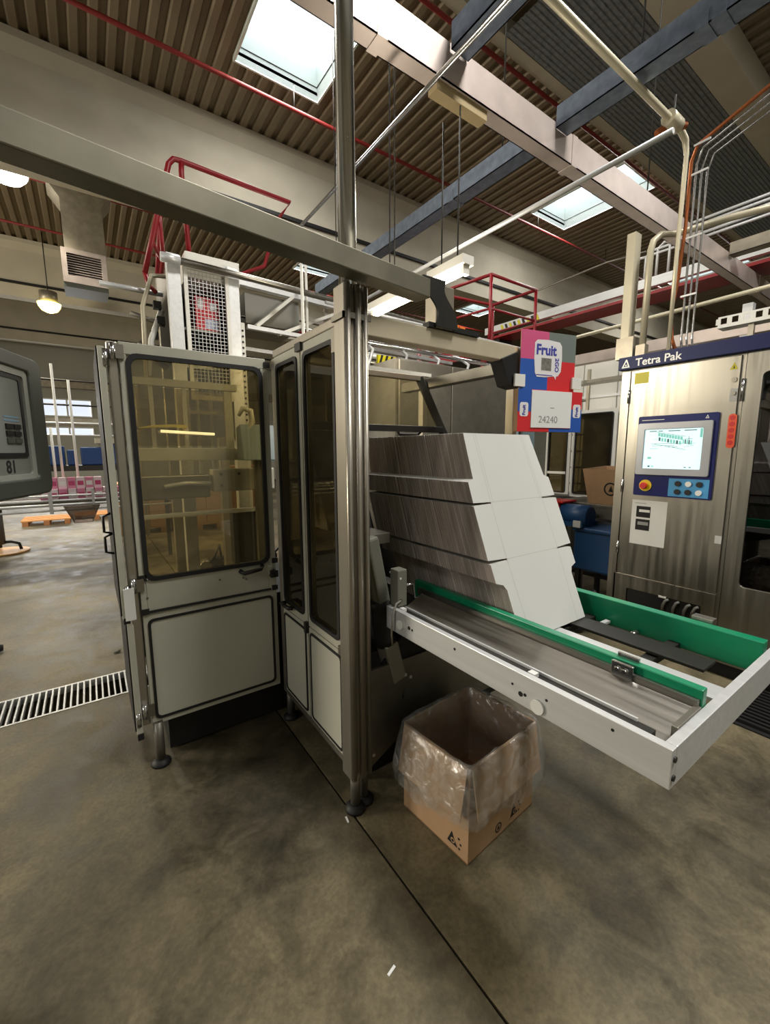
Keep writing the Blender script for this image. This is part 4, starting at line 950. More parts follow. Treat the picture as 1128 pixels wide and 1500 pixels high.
MB().add([(3.93, 1.84, 1.051), (3.93, 2.18, 1.051), (4.3, 2.18, 1.051), (4.3, 1.84, 1.051), (3.90, 1.83, 1.38), (3.90, 2.24, 1.38), (4.33, 2.24, 1.40), (4.33, 1.83, 1.40),
           (3.935, 1.845, 1.056), (3.935, 2.175, 1.056), (4.295, 2.175, 1.056), (4.295, 1.845, 1.056), (3.905, 1.835, 1.38), (3.905, 2.235, 1.38), (4.325, 2.235, 1.40), (4.325, 1.835, 1.40)],
          [(0, 1, 5, 4), (1, 2, 6, 5), (2, 3, 7, 6), (3, 0, 4, 7), (0, 3, 2, 1), (8, 9, 13, 12), (9, 10, 14, 13), (10, 11, 15, 14), (11, 8, 12, 15), (8, 11, 10, 9), (4, 5, 13, 12), (5, 6, 14, 13), (6, 7, 15, 14), (7, 4, 12, 15)]).build('box_wall', kraft, kb)
MB().add([(4.335, 1.83, 1.40), (4.335, 2.13, 1.40), (4.38, 2.13, 1.56), (4.38, 1.83, 1.56), (4.34, 1.83, 1.398), (4.34, 2.13, 1.398), (4.385, 2.13, 1.558), (4.385, 1.83, 1.558)], [(0, 1, 2, 3), (7, 6, 5, 4), (0, 4, 5, 1), (1, 5, 6, 2), (2, 6, 7, 3), (3, 7, 4, 0)]).build('flap', kraft, kb)
em = MB(); k_ = 24
A = [(3.9065 + (0) - .003 * 0, 1.97 + .065 * math.cos(j * 2 * math.pi / k_), 1.20 + .065 * math.sin(j * 2 * math.pi / k_)) for j in range(k_)]
fxk = lambda z: 3.93 - .03 * (z - 1.051) / .329 - .0012
A = [(fxk(1.2 + .062 * math.sin(j * 2 * math.pi / k_)), 1.97 + .062 * math.cos(j * 2 * math.pi / k_), 1.2 + .062 * math.sin(j * 2 * math.pi / k_)) for j in range(k_)]
B_ = [(fxk(1.2 + .048 * math.sin(j * 2 * math.pi / k_)), 1.97 + .048 * math.cos(j * 2 * math.pi / k_), 1.2 + .048 * math.sin(j * 2 * math.pi / k_)) for j in range(k_)]
em.add(A + B_, [(j, (j + 1) % k_, k_ + (j + 1) % k_, k_ + j) for j in range(k_)]); em.add([(fxk(1.175), 1.99, 1.175), (fxk(1.175), 1.945, 1.175), (fxk(1.235), 1.965, 1.235)], [(0, 1, 2)])
em.build('printed_emblem', ink, kb)
bp_ = thing('blue_motor_unit', 'dark blue enclosed motor unit on the floor behind the green rail', 'motor', (3.9, 2.0, 0))
MB().box(3.66, 4.1, 1.76, 2.15, .46, .84).build('housing', blue_m, bp_, bevel=.02)
MB().box(3.64, 4.12, 1.75, 2.16, .82, .86).build('lid', blue_m, bp_, bevel=.012)
MB().tube([(3.72, 2.30, .95), (3.74, 2.05, .95), (3.74, 2.04, .95)], [.105, .105, .085], 20).build('motor_drum', blue_m, bp_)
MB().box(3.60, 3.62, 2.06, 2.13, .86, .92).build('nameplate', alu_w, bp_)
MB().box(3.62, 3.88, 2.05, 2.32, .86, .90).build('motor_foot', blue_m, bp_)
for x in (3.70, 4.06):
    for y in (1.8, 2.11): MB().box(x - .02, x + .02, y - .02, y + .02, 0, .46).build('leg', dark, bp_)
rc = thing('red_crate', 'flat red plastic lid lying on top of the blue motor unit drum', 'lid', (3.74, 2.36, .9))
MB().box(3.66, 3.9, 2.28, 2.48, 1.058, 1.075).build('lid', redp, rc, bevel=.004); MB().box(3.70, 3.86, 2.335, 2.44, .901, 1.058).build('rim', redp, rc)
wire('floor_hose', 'black hose coiled on the floor beside the steel control cabinet', 'hose', [(3.30, 2.05, .03), (3.1, 2.2, .03), (3.15, 1.95, .03), (3.35, 1.85, .04), (3.42, 1.78, .16), (3.44, 1.76, .30), (3.40, 1.80, .38)], .022, rubber)
wire('floor_cable', 'thin black cable looping over the floor behind the green rail', 'cable', [(2.9, 2.35, .02), (3.0, 2.2, .02), (3.2, 2.25, .02), (3.3, 2.1, .02), (3.15, 2.3, .02), (2.75, 2.3, .02)], .01, rubber)

# ------------------------------------------------------------------ behind the door: tower, filler, ladder, pipes
tw = thing('mesh_tower', 'pale aluminium lift tower with wire mesh door under the red ladder cage', 'machine tower', (1.0, 4.3, 0))
for x, y in ((.70, 4.0), (1.17, 4.0), (.70, 4.6), (1.17, 4.6)): MB().box(x - .05, x + .05, y - .04, y + .04, 0, 3.14).build('post', alu_w if y < 4.2 else alu, tw, bevel=.004)
MB().box(.80, 1.24, 4.0, 4.6, 3.0, 3.20).build('top_cover', white_l, tw, bevel=.004)
MB().ring('y', (.77, 1.13, 2.0, 3.08), (.80, 1.10, 2.04, 3.05), 3.955, 3.985, .004, .004).build('mesh_frame', white_l, tw)
ms = MB()
for i in range(11): ms.box(.80 + i * .03 - .0018, .80 + i * .03 + .0018, 3.966, 3.97, 2.04, 3.05)
for i in range(33): ms.box(.80, 1.10, 3.97, 3.974, 2.06 + i * .03 - .0018, 2.06 + i * .03 + .0018)
ms.build('wire_mesh', alu_w, tw, kind='stuff')
MB().box(.75, 1.12, 4.55, 4.57, 1.7, 3.0).build('back_sheet', darker, tw); MB().box(.75, .76, 4.04, 4.55, 1.7, 3.0).build('side_sheet', darker, tw); MB().box(1.11, 1.12, 4.04, 4.55, 1.7, 3.0).build('side_sheet', darker, tw)
for z in (1.55, 1.9, 2.30, 2.42): MB().box(.76, 1.11, 4.2, 4.26, z, z + .03).build('inner_rail', alu_w, tw)
for x in (.88, 1.0): MB().cyl((x, 4.3, 1.2), (x, 4.3, 2.5), .018, 8).build('guide_rod', alu_w, tw)
MB().box(1.235, 1.28, 4.05, 4.11, 0, 2.72).build('drilled_post', white_l, tw)
hp_ = MB()
for k in range(24): hp_.cyl((1.258, 4.045, 1.5 + k * .05), (1.258, 4.05, 1.5 + k * .05), .010, 8)
hp_.build('post_hole', darker, tw)
MB().box(.76, 1.11, 4.1, 4.5, 2.60, 2.62).build('lift_fork', steel_d, tw)
ca = thing('printed_carton', 'red and white printed carton riding inside the mesh tower', 'carton', (.98, 4.2, 2.62))
MB().box(.88, 1.08, 4.12, 4.32, 2.621, 2.90).build('box', pk_red, ca)
MB().box(.96, 1.07, 4.117, 4.1195, 2.64, 2.72).build('pale_print', M('pale_print', (190, 196, 220), .5), ca); MB().box(.90, .945, 4.117, 4.1195, 2.80, 2.88).build('pale_print', pk_white, ca); MB().box(1.0, 1.06, 4.117, 4.1195, 2.80, 2.86).build('pale_print', pk_white, ca)
lc = thing('ladder_cage', 'red tubular ladder and handrail rising above the mesh tower', 'ladder', (.8, 4.3, 3.2))
MB().tube([(.52, 4.2, 3.03), (.66, 4.2, 3.55), (.76, 4.2, 3.93), (.80, 4.2, 3.98), (.86, 4.2, 3.985), (1.829, 4.2, 3.958), (1.682, 4.2, 3.745)], .022, 8).build('handrail', red_rail, lc)
MB().tube([(.86, 4.2, 3.98), (.855, 4.2, 3.9), (.875, 4.2, 3.24)], .022, 8).build('stile', red_rail, lc)
MB().box(.82, .95, 4.1, 4.3, 3.201, 3.24).build('foot_plate', red_rail, lc)
MB().tube([(.74, 4.6, 3.9), (.72, 4.6, 3.6), (.67, 4.6, 3.16)], .02, 8).build('stile', red_rail, lc); MB().tube([(.60, 4.2, 3.28), (.72, 4.6, 3.28)], .014, 6).build('rung', red_rail, lc); MB().tube([(.68, 4.2, 3.6), (.73, 4.6, 3.6)], .014, 6).build('rung', red_rail, lc)
MB().tube([(.52, 4.2, 3.03), (.54, 4.2, 2.94), (.59, 4.17, 2.88)], .018, 6).build('lower_rail', red_rail, lc)
MB().tube([(.66, 4.2, 3.5), (.70, 4.4, 3.25), (.70, 4.56, 3.18)], .018, 6).build('brace', red_rail, lc); MB().tube([(1.682, 4.2, 3.745), (1.62, 4.4, 3.4), (1.22, 4.55, 3.222)], .018, 6).build('brace', red_rail, lc)
oc = thing('overhead_conveyor', 'pale aluminium overhead conveyor frame running right from the mesh tower', 'conveyor', (2.0, 4.15, 2.6))
MB().tube([(.62, 3.9, 3.07), (1.3, 3.9, 3.06), (3.9, 3.9, 2.98)], .028, 10).build('rail_tube', steel, oc)
MB().tube([(.60, 3.9, 3.07), (.74, 3.9, 3.07)], .036, 10).build('tube_end', alu_w, oc)
MB().bar((1.25, 4.2, 3.12), (4.2, 4.2, 3.02), .06, .05).build('side_beam', alu_w, oc)
MB().bar((1.22, 4.8, 3.12), (4.2, 4.8, 3.02), .06, .05).build('side_beam', alu, oc)
for a, b in (((1.83, 4.2, 3.10), (1.40, 4.1, 2.72)), ((2.40, 4.2, 3.06), (1.62, 4.1, 2.68))): MB().bar(a, b, .05, .03).build('brace', white_l, oc)
MB().bar((1.31, 4.08, 2.70), (3.9, 4.08, 2.66), .05, .035).build('lower_beam', alu_w, oc); MB().bar((1.31, 4.5, 2.60), (3.9, 4.5, 2.56), .05, .035).build('lower_beam', alu_w, oc)
MB().tube([(1.31, 4.25, 2.83), (3.8, 4.25, 2.78)], .014, 6).build('rail', chrome, oc)
MB().box(1.35, 1.9, 4.23, 4.78, 2.78, 3.06).build('guard_sheet', M('grey_sheet', (124, 122, 112), .5), oc)
for x in (2.2, 3.2): MB().box(x, x + .04, 4.24, 4.28, 0, 3.06).build('support_post', alu, oc)
hgp = MB().cyl((1.88, 4.0, 2.3), (1.88, 4.0, 3.5), .014, 8).build('hanging_pipe', white_l, oc)
MB().tube([(.46, 4.15, 2.0), (.48, 4.15, 2.75), (.56, 4.15, 3.0), (.74, 4.15, 3.03)], .018, 8).build('bent_pipe', beige_metal, oc)
pc = thing('pipe_cluster', 'cluster of silver pipes and clamps on the left side of the mesh tower', 'pipes', (.55, 4.2, 2.4))
MB().tube([(.20, 4.32, 2.92), (.66, 4.32, 2.92)], .022, 8).build('pipe', alu_w, pc); MB().tube([(.64, 4.3, 2.78), (.53, 4.2, 2.5), (.49, 4.2, 2.2)], .024, 8).build('pipe', white_l, pc)
MB().tube([(.40, 4.3, 2.72), (.66, 4.3, 2.66)], .02, 8).build('pipe', steel_d, pc); MB().tube([(.45, 4.35, 2.5), (.66, 4.35, 2.3)], .03, 8).build('pipe', steel, pc)
for x, z in ((.60, 2.80), (.62, 2.68), (.56, 2.55)): MB().box(x - .03, x + .03, 4.22, 4.28, z - .03, z + .03).build('clamp', dark, pc)

fm = thing('filling_machine', 'large grey filling machine frame seen through the amber guard window', 'machine', (.8, 3.6, 0))
MB().box(.18, 1.02, 3.50, 3.55, 2.03, 2.08).build('top_beam', paint, fm); MB().box(.20, 1.17, 3.50, 3.62, 1.49, 1.585).build('main_beam', paint_panel, fm, bevel=.004)
for x, w in ((.19, .03), (.40, .025), (.62, .025), (.92, .06)): MB().box(x, x + w, 3.51, 3.55, 1.585, 2.03).build('upright', paint, fm)
for a, b in ((.22, .40), (.425, .62), (.645, .92)): MB().box(a, b, 3.53, 3.535, 1.6, 2.02).build('pane', amber, fm)
MB().box(.80, 1.30, 3.50, 3.62, 1.24, 1.42).build('lower_cover', paint_panel, fm, bevel=.01); MB().box(.20, .78, 3.52, 3.64, 1.20, 1.38).build('gear_cover', steel_d, fm, bevel=.01)
MB().tube([(.45, 3.49, 1.30), (.60, 3.48, 1.32), (.78, 3.49, 1.31)], .016, 8).build('bright_pipe', alu_w, fm)
for x in (.20, 1.24): MB().box(x, x + .05, 3.55, 3.6, 0, 1.24).build('leg', dark, fm)
MB().box(.95, 1.24, 3.56, 3.66, .62, 1.05).build('lower_housing', dark, fm); MB().box(.25, 1.24, 3.52, 3.56, 1.06, 1.09).build('shelf_rail', alu_w, fm)
for x, z in ((.86, 1.38), (1.0, 1.38), (.86, 1.29)): MB().cyl((x, 3.495, z), (x, 3.502, z), .012, 8).build('bolt', dark, fm)
MB().tube([(.28, 3.47, 1.715), (.40, 3.46, 1.735), (.52, 3.46, 1.745), (.63, 3.465, 1.742), (.60, 3.47, 1.72)], [.008, .009, .010, .012, .008], 8).build('yellow_hose', M('hose_yellow', (214, 196, 60), .45), fm)
MB().tube([(.45, 3.46, 1.705), (.82, 3.46, 1.69)], .010, 8).build('glowing_tube', M('glowing_tube_white', (255, 250, 236), .4, emit=3.0), fm)  # emissive tube added for a bright streak in the amber door glass
MB().cyl((.30, 3.50, 1.72), (.30, 3.44, 1.72), .012, 8).build('hose_hook', dark, fm)
co = thing('console', 'grey tilted operator console behind the amber guard window', 'console', (1.15, 3.25, 0))
MB().prism([(3.18, 1.49), (3.34, 1.49), (3.34, 1.74), (3.24, 1.76)], 'x', .95, 1.22).build('console_box', M('slate_grey', (128, 144, 148), .4), co, bevel=.008)
MB().box(1.06, 1.11, 3.26, 3.31, .02, 1.49).build('stand', steel_d, co); MB().box(.95, 1.22, 3.16, 3.40, 0, .02).build('stand_foot', dark, co)
MB().tube([(.97, 3.25, 1.62), (1.0, 3.25, 1.70), (1.05, 3.25, 1.78), (1.04, 3.25, 1.86), (.98, 3.25, 1.875), (.95, 3.25, 1.82)], [.013, .016, .022, .024, .02, .012], 10).build('hook', M('pale_hook', (200, 196, 176), .3), co)
for k, (x, y, z1, m, lab) in enumerate(((.75, 9.6, 1.25, kraft, 'tall pallet load of kraft boxes at the far left behind the amber window'), (1.75, 9.4, 1.05, kraft, 'second pallet load of kraft boxes behind the amber window, beside the dark post'), (2.9, 9.8, 1.3, kraft_d, 'third darker pallet load of kraft boxes farther right behind the amber window'))):
    p_ = thing('pallet_load', lab, 'pallet load', (x, y, 0), 'pallet loads of kraft boxes')
    for i in range(3): MB().box(x - .42 + i * .37, x - .32 + i * .37, y - .4, y + .4, 0, .10).build('pallet_block', M('pallet_wood_%d%d' % (k, i), (150, 116, 76), .8), p_)
    MB().box(x - .45, x + .45, y - .4, y + .4, .10, .14).build('pallet_deck', M('pallet_deck_%d' % k, (164, 128, 84), .8), p_)
    nz = int((z1 - .14) / .28)
    for i in range(3):
        for j in range(nz): MB().box(x - .44 + i * .295, x - .155 + i * .295, y - .39, y + .39, .141 + j * .28, .141 + j * .28 + .275).build('carton', m, p_)
sj = thing('cable_heap', 'dark heap of machine parts and hoses on the floor behind the amber window', 'machine parts', (1.6, 5.9, 0))
rg2 = random.Random(11)
for k in range(9):
    x, y = 1.15 + k * .13, 5.8 + rg2.uniform(-.15, .2); r_ = rg2.uniform(.05, .09)
    MB().tube([(x, y - .1, r_), (x + .03, y + .1, r_)], r_, 12).build('drum', rg2.choice([dark, steel_d, darker]), sj)
    MB().tube([(x, y, .03), (x + .1, y - .15, .2), (x + .2, y, .32), (x + .25, y + .1, .1)], .015, 6).build('hose', rubber, sj)

# ------------------------------------------------------------------ red platform, bridge and pipes beyond the machine
rp = thing('red_platform', 'red railed walkway platform above the pipes beyond the square top beam', 'platform', (5.3, 4.7, 3.0))
A_, B2, C_, D_ = (4.70, 5.26, 4.0), (4.84, 4.29, 4.0), (5.86, 4.29, 4.0), (5.84, 5.12, 4.0)
MB().tube([A_, B2, C_, D_, (4.7, 5.26, 4.0)], .024, 8).build('handrail', red_rail, rp)
MB().tube([(4.70, 5.26, 3.55), (4.84, 4.29, 3.55), (5.86, 4.29, 3.55), (5.84, 5.12, 3.55)], .018, 8).build('knee_rail', red_rail, rp)
for p_ in (A_, B2, C_, D_): MB().cyl((p_[0], p_[1], 2.95), p_, .024, 8).build('rail_post', red_rail, rp)
MB().box(4.66, 5.95, 4.2, 5.35, 2.9, 2.95).build('platform_deck', dark, rp)
for x, y in ((4.72, 4.28), (5.9, 4.28), (4.72, 5.28), (5.9, 5.28)): MB().box(x - .03, x + .03, y - .03, y + .03, 0, 2.9).build('support_post', red_rail, rp)
MB().box(4.62, 4.66, 4.2, 5.35, 2.88, 3.05).build('toe_board', red_rail, rp)
br = thing('pipe_bridge', 'long pale overhead pipe bridge with black and yellow stripes at its far end', 'pipe bridge', (7, 3.5, 3.9))
MB().box(6.96, 7.04, -1.0, 6.3, 3.93, 4.06).build('front_beam', alu_w, br); MB().box(6.9, 7.4, -1.0, 6.3, 3.80, 3.84).build('tray', red_rail, br); MB().box(7.4, 7.46, -1.0, 6.3, 3.82, 4.02).build('rear_beam', alu, br)
for k in range(9): MB().prism([(5.0 + k * .1, 3.93), (5.05 + k * .1, 3.93), (5.09 + k * .1, 4.03), (5.04 + k * .1, 4.03)], 'x', 6.952, 6.9595).build('hazard_stripe', darker if k % 2 else yellow_d, br)
MB().tube([(7.1, 5.2, 4.06), (7.1, 5.2, 4.5), (7.1, 3.9, 4.55), (7.1, 3.3, 4.5)], .016, 6).build('railing', steel_d, br)
for k in range(5): MB().tube([(7.2, 3.5 - k * .16, 4.05), (7.2, 3.5 - k * .16, 4.4 + k * .06), (7.2, 3.42 - k * .16, 4.46 + k * .06), (7.2, 1.6, 4.46 + k * .06)], .02, 8).build('pipe', alu_w, br)
for y in (-.5, 6.0): MB().box(7.0, 7.4, y - .05, y + .05, 0, 3.80).build('support_post', dark, br)
wire('rinse_pipe', 'cream pipe rising then running level behind the tall cream ducts', 'pipe', [(5.0, 3.18, 2.05), (5.0, 3.18, 2.86), (5.0, 3.10, 2.92), (5.0, -.8, 3.02)], .02, cream_pipe)
pcf = thing('pipe_carrier', 'pale box section beam carrying pipes behind the cabinet header', 'beam', (5.4, 1.5, 2.6))
MB().box(5.3, 5.42, -1.0, 4.0, 2.66, 2.78).build('beam', galv_p, pcf); MB().box(5.26, 5.46, -1.0, 4.0, 2.40, 2.44).build('lower_tray', alu, pcf)
for y in (-.7, 1.5, 3.7): MB().box(5.32, 5.40, y - .04, y + .04, 2.0 if y > 2 else .0, 2.95).build('upright', alu_w, pcf)
ct = thing('cable_tray', 'perforated white cable tray above the right end of the blue header', 'cable tray', (4.7, .9, 2.6))
q = MB().box(4.68, 4.82, -.6, 1.52, 2.62, 2.63).box(4.68, 4.685, -.6, 1.52, 2.63, 2.65).box(4.68, 4.685, -.6, 1.52, 2.70, 2.715)
for k in range(26): q.box(4.68, 4.685, 1.50 - k * .08, 1.515 - k * .08 + .02, 2.65, 2.70)
q.build('tray', white_l, ct)
for y in (-.4, 1.3): MB().box(4.74, 4.78, y - .02, y + .02, 2.2, 2.62).build('support', alu, ct); 
for y in (-.4, 1.3): MB().box(4.74, 4.78, y - .02, y + .02, 0, 2.2).build('support', alu, ct)
# pipes behind the square top beam
pr_ = thing('pipe_rack', 'rack of silver product pipes running behind the square top beam', 'pipes', (3.0, 3.7, 2.3))
for k, (y, z, r_, m) in enumerate(((3.55, 2.78, .022, alu_w), (3.62, 2.72, .018, steel), (3.70, 2.62, .022, chrome), (3.78, 2.52, .03, alu_w), (3.66, 2.42, .02, steel), (3.85, 2.36, .026, alu_w), (3.74, 2.92, .016, alu_w))):
    MB().tube([(1.95, y, z + .02), (5.0, y, z - .02)], r_, 8).build('pipe', m, pr_)
for k, (x, z0) in enumerate(((2.32, 2.36), (2.75, 2.38), (3.2, 2.4), (3.66, 2.4))): MB().tube([(x, 3.6, z0), (x + .08, 3.62, 2.55), (x + .12, 3.95, 2.75)], .016, 6).build('branch_pipe', alu_w, pr_)
MB().cyl((3.82, 4.62, 0), (3.82, 4.62, 3.0), .03, 8).build('red_post', red_rail, pr_); MB().cyl((2.55, 4.56, 2.2), (2.55, 4.56, 3.06), .02, 8).build('red_rail', red_rail, pr_)
for z in (2.35, 2.6, 2.9): MB().tube([(2.0, 4.68, z), (4.6, 4.68, z)], .016, 6).build('red_rail', red_rail, pr_)
MB().box(2.38, 2.62, 3.5, 3.53, 2.40, 2.48).build('striped_sign', yellow_d, pr_)
for k in range(4): MB().prism([(2.39 + k * .06, 2.40), (2.415 + k * .06, 2.40), (2.44 + k * .06, 2.48), (2.415 + k * .06, 2.48)], 'y', 3.497, 3.4995).build('sign_stripe', darker, pr_)
for x in (2.2, 4.9): MB().box(x, x + .05, 3.70, 3.75, 0, 2.95).build('rack_post', alu, pr_)
MB().box(3.30, 3.40, 3.45, 3.56, 2.80, 2.90).build('valve_head', M('orange_valve', (226, 120, 40), .45), pr_); MB().box(3.42, 3.50, 3.45, 3.56, 2.80, 2.89).build('valve_head', M('orange_valve_cap', (226, 120, 40), .45), pr_)
wire('hanging_rod', 'white vertical rod hanging down behind the side windows of the packing machine', 'rod', [(1.17, 2.55, .742), (1.17, 2.55, 2.75)], .010, white_l)

# ------------------------------------------------------------------ air duct under the far girder
ad = thing('air_duct', 'square galvanised air duct with louvred outlet hanging under the roof at left', 'air duct', (.27, 10.2, 4.55))
MB().prism([(-.02, 5.2), (.62, 5.2), (.60, 6.05), (.78, 6.3), (.78, 7.0), (-.2, 7.0), (-.2, 6.3), (-.02, 6.05)], 'y', 10.0, 10.6).build('duct', galv, ad)
MB().ring('y', (-.08, .60, 4.62, 5.2), (-.0, .52, 4.74, 5.12), 9.93, 10.6, .004, .004).build('outlet_frame', galv_p, ad)
MB().box(.0, .52, 10.25, 10.3, 4.74, 5.12).build('outlet_back', darker, ad)
for k in range(9): MB().bar((.0, 9.99, 4.76 + k * .042), (.52, 9.99, 4.76 + k * .042), .05, .012).build('louvre', galv_p, ad)
MB().box(-.08, .60, 9.95, 10.55, 4.54, 4.62).build('outlet_base', M('duct_base_grey', (92, 96, 86), .5), ad)

# ------------------------------------------------------------------ operator terminal at the left edge
OT = Matrix.Translation((-.1, 1.6, 0)) @ Matrix(((.342, -.94, 0, 0), (.94, .342, 0, 0), (0, 0, 1, 0), (0, 0, 0, 1)))
ot_col = M('terminal_dark_grey', (66, 70, 64), .45); ot_mid = M('terminal_grey', (112, 114, 107), .5); ot_lt = M('terminal_pale_trim', (146, 148, 139), .5)
ot = thing('operator_terminal', 'dark grey operator terminal with keypad, and number 81 hanging at the left edge', 'terminal', (-.22, 1.27, 1.43))
MB(OT).prism(rrect(-.52, .0, 1.432, 1.812, .03), 'y', .0, .13).build('housing', ot_col, ot, bevel=.006)
MB(OT).ring('y', (-.515, -.004, 1.436, 1.808), (-.48, -.072, 1.482, 1.768), -.014, -.0005, .028, .012).build('outer_bezel', ot_col, ot, bevel=.006)
MB(OT).ring('y', (-.481, -.071, 1.481, 1.769), (-.46, -.092, 1.495, 1.752), -.008, -.0005, .01, .008).build('inner_bezel', ot_lt, ot)
MB(OT).box(-.461, -.091, -.003, -.0005, 1.494, 1.753).build('face_plate', ot_mid, ot)
MB(OT).ring('y', (-.455, -.102, 1.54, 1.75), (-.444, -.113, 1.551, 1.74), -.0065, -.0032, .006, .006).build('screen_edge', rubber, ot)
MB(OT).box(-.444, -.113, -.0045, -.0032, 1.551, 1.74).build('display', M('terminal_display', (124, 127, 122), .3), ot)
for j, z in enumerate((1.612, 1.594, 1.576)):
    for i in range(2): MB(OT).box(-.192 + i * .034, -.162 + i * .034, -.0085, -.0047, z, z + .012).build('key', black if j < 2 else ot_col, ot)
for z in (1.640, 1.631): MB(OT).box(-.195, -.13, -.0052, -.0047, z, z + .004).build('print_line', M('print_blue_grey', (110, 140, 160), .5), ot)
text('plate_number', '81', .044, ink, ot, OT @ Vector((-.205, -.0034, 1.501)), (.342, .94, 0), (0, 0, 1), depth=.0003, bold=.0012)
MB(OT).box(-.47, -.41, .04, .10, 1.81, 2.145).build('hanging_post', ot_col, ot)
# ------------------------------------------------------------------ far left background
lv = thing('packing_line', 'long silver packing conveyor line in the far left background', 'conveyor', (-.4, 7.2, 0))
for y, z, r_ in ((7.0, .87, .018), (7.0, .93, .014), (7.02, .99, .014), (7.5, .93, .014), (7.0, .80, .014)): MB().tube([(-3.0, y, z), (1.2, y, z)], r_, 8).build('rail', alu_w, lv)
MB().box(-3.0, 1.2, 7.02, 7.5, .88, .92).build('belt', steel_d, lv)
for x in (-2.6, .9): MB().box(x, x + .05, 7.05, 7.1, 0, .88).build('leg', dark, lv)
MB().bar((-.44, 6.97, .76), (-.44, 6.97, 1.10), .04, .03).build('rail_post', alu_w, lv)
MB().bar((.02, 6.97, .82), (.02, 6.97, 1.08), .03, .03).build('rail_post', alu_w, lv)
MB().prism([(-.31, .86), (.09, .86), (-.01, .63), (-.21, .63)], 'y', 6.85, 7.2).build('catch_hopper', glass('grey_clear_plastic', (170, 160, 150), .12, .1, .3, (130, 120, 112)), lv)
rg3 = random.Random(4); pinks = [M('pack_pink', (206, 130, 156), .5), M('pack_pale', (226, 206, 210), .5), M('pack_rose', (180, 70, 110), .5)]
k = 0; pp0 = None
for row, (y, z) in enumerate(((7.12, .921), (7.3, .921), (7.2, 1.071))):
    for i in range(10 if row < 2 else 6):
        x = -.55 + i * .10 + (.1 if row == 2 else 0)
        o = MB().box(x, x + .088, y, y + .12, z, z + .148).box(x + .01, x + .078, y - .002, y, z + .04, z + .1, 1).build('drink_pack', [pinks[k % 2], pinks[2] if k % 3 else white_p])
        tag(o, ['pink and white drink pack in the front row on the far packing line', 'pink and white drink pack in the back row on the far packing line', 'pink and white drink pack on the top row on the far packing line'][row], 'drink pack', ['front row of drink packs', 'back row of drink packs', 'top row of drink packs'][row]); k += 1
bm_ = thing('blue_machine', 'dark blue motor block of the far packing line', 'machine', (-.15, 8.0, 0))
MB().box(-2.35, .55, 8.0, 8.6, 1.28, 1.36).build('bed', dark, bm_)
for x, w, h in ((-.5, .22, .30), (-.25, .12, .24), (-.08, .34, .28), (.3, .2, .34)): MB().box(x, x + w, 8.05, 8.45, 1.36, 1.36 + h).build('motor_block', M('deep_blue_%d' % int(x * 100 + 100), (30, 62, 110), .4), bm_, bevel=.02)
for x in (-2.3, .45): MB().box(x, x + .06, 8.1, 8.16, 0, 1.28).build('leg', dark, bm_)
MB().box(.12, .40, 8.02, 8.3, 1.64 + .06, 1.78).build('cover', beige_metal, bm_); MB().box(.16, .2, 8.1, 8.14, 1.36, 1.70).build('cover_post', alu, bm_)
pf = thing('white_pipework', 'tall frame of thin white pipes in front of the far windows', 'pipes', (-.2, 9, 0))
for x, z in ((-.30, 2.75), (-.13, 2.55), (-.44, 2.1), (-.38, 1.9)): tag(MB().cyl((x, 7.44, .921), (x, 7.44, z), .016, 8).build('white_pipe', white_l), {2.75: 'tallest thin white pipe rising from the far packing line', 2.55: 'second tallest thin white pipe rising from the far packing line', 2.1: 'third tallest thin white pipe near the operator terminal', 1.9: 'shortest thin white pipe near the operator terminal'}[z], 'pipe', 'white pipes on the packing line')
for z in (1.85, 2.05, 2.35, 2.75): MB().tube([(-1.64, 9.0, z), (.9, 9.0, z)], .016, 6).build('cross_pipe', alu_w if z < 2.3 else dark, pf)
MB().box(-1.5, .9, 9.06, 9.15, 2.02, 2.14).build('pipe_cover', galv, pf)
for x in (-1.64, .8): MB().box(x, x + .05, 8.98, 9.05, 0, 2.8).build('upright', alu, pf)
for k, (x, y) in enumerate(((-.85, 12.0), (.06, 12.3))):
    p_ = thing('wooden_pallet', ['flat wooden pallet beyond the packing line, left of two', 'flat wooden pallet beyond the packing line, right of two'][k], 'pallet', (x, y, 0), 'flat pallets beyond the packing line')
    for i in range(3): MB().box(x - .4 + i * .36, x - .3 + i * .36, y - .4, y + .4, 0, .10).build('block', M('pallet_block_%d%d' % (k, i), (150, 100, 60), .8), p_)
    for i in range(5): MB().box(x - .42, x + .44, y - .4 + i * .17, y - .3 + i * .17, .10, .125).build('board', M('pallet_board_%d%d' % (k, i), (196, 140, 84), .8), p_)
st = thing('swivel_stand', 'dark swivel stand with curved feet on a round wooden board at left edge', 'stand', (-1.22, 8.75, 0))
MB().tube([(-1.22, 8.75, 0), (-1.22, 8.75, .03)], .34, 28).build('board', M('varnished_board', (196, 150, 92), .5), st)
MB().cyl((-1.22, 8.75, .14), (-1.22, 8.75, .75), .06, 12).build('column', M('stand_grey', (96, 92, 84), .5), st); MB().box(-1.5, -.95, 8.5, 9.0, .75, .80).build('seat_plate', dark, st)
for a in (0, 120, 240):
    c_, s_ = math.cos(R(a - 20)), math.sin(R(a - 20)); MB().tube([(-1.22, 8.75, .17), (-1.22 + .14 * c_, 8.75 + .14 * s_, .17), (-1.22 + .24 * c_, 8.75 + .24 * s_, .14), (-1.22 + .26 * c_, 8.75 + .26 * s_, .045)], .022, 8).build('foot', rubber, st)
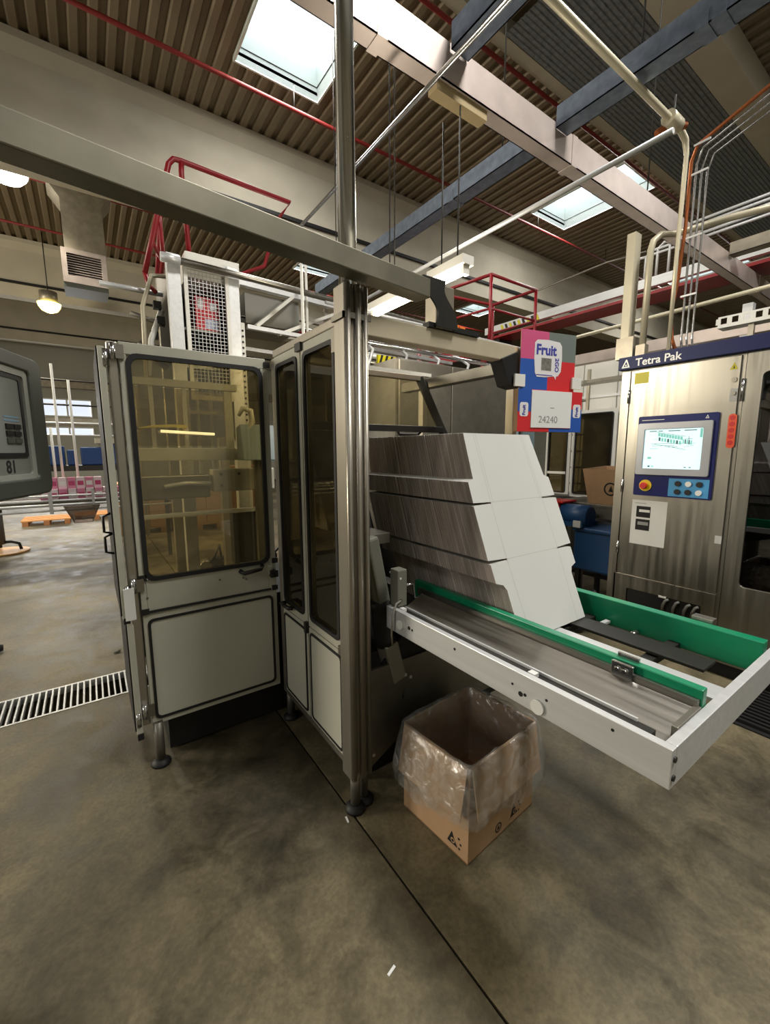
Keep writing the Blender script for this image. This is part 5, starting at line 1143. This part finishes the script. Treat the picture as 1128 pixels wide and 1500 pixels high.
tag(MB().tube([(-.86, 4.28, .03), (-.74, 4.3, .035), (-.67, 4.31, .03)], [.03, .035, .024], 10).build('rubber_bump', rubber), 'black rounded rubber stub on the wet floor at the left edge', 'rubber stub')
tag(MB().tube([(.04, 3.74, .012), (.07, 3.755, .012), (.085, 3.77, .01)], [.008, .014, .006], 8).build('litter_scrap', M('dull_scrap', (120, 116, 104), .6)), 'small crumpled scrap on the pale floor beside the open guard door', 'scrap')
wrp = MB(); n1_, n2_ = 20, 10
for i in range(n2_ + 1):
    a = math.pi * i / n2_
    for j in range(n1_):
        b = 2 * math.pi * j / n1_; r_ = .16 * (1 + .08 * math.sin(5 * b + i) + .05 * math.sin(9 * b + 2 * i))
        wrp.v.append(Vector((-.50 + r_ * math.sin(a) * math.cos(b), 1.38 + r_ * math.sin(a) * math.sin(b), .12 - .12 * math.cos(a) * 1.0)))
for i in range(n2_):
    for j in range(n1_): wrp.f.append([i * n1_ + j, i * n1_ + (j + 1) % n1_, (i + 1) * n1_ + (j + 1) % n1_, (i + 1) * n1_ + j]); wrp.m.append(0)
tag(wrp.build('plastic_bundle', M('crumpled_film', (176, 178, 186), .25, bump=.6, scale=14), smooth=True), 'crumpled pale plastic film bundle at the bottom left edge of the floor', 'plastic bundle')

# bright partition and service ladder seen between the carton samples and the control cabinet
wp = thing('white_partition', 'bright white panelled partition behind the glazed machine guard', 'partition', (7.6, 3.6, 0))
for k in range(4): MB().box(7.6, 7.64, 2.6 + k * .62, 3.2 + k * .62, 0, 3.3).build('panel', white_l, wp, bevel=.004)
MB().box(7.58, 7.6, 2.6, 5.06, 2.5, 2.54).build('rail', alu_w, wp)
sl = thing('service_ladder', 'pale vertical service ladder in front of the white partition', 'ladder', (6.2, 3.72, 0))
for y in (3.56, 3.88): MB().box(6.2, 6.24, y - .02, y + .02, 0, 2.75).build('stile', beige_metal, sl)
for k in range(10): MB().cyl((6.22, 3.58, .3 + k * .25), (6.22, 3.86, .3 + k * .25), .014, 8).build('rung', steel_d, sl)
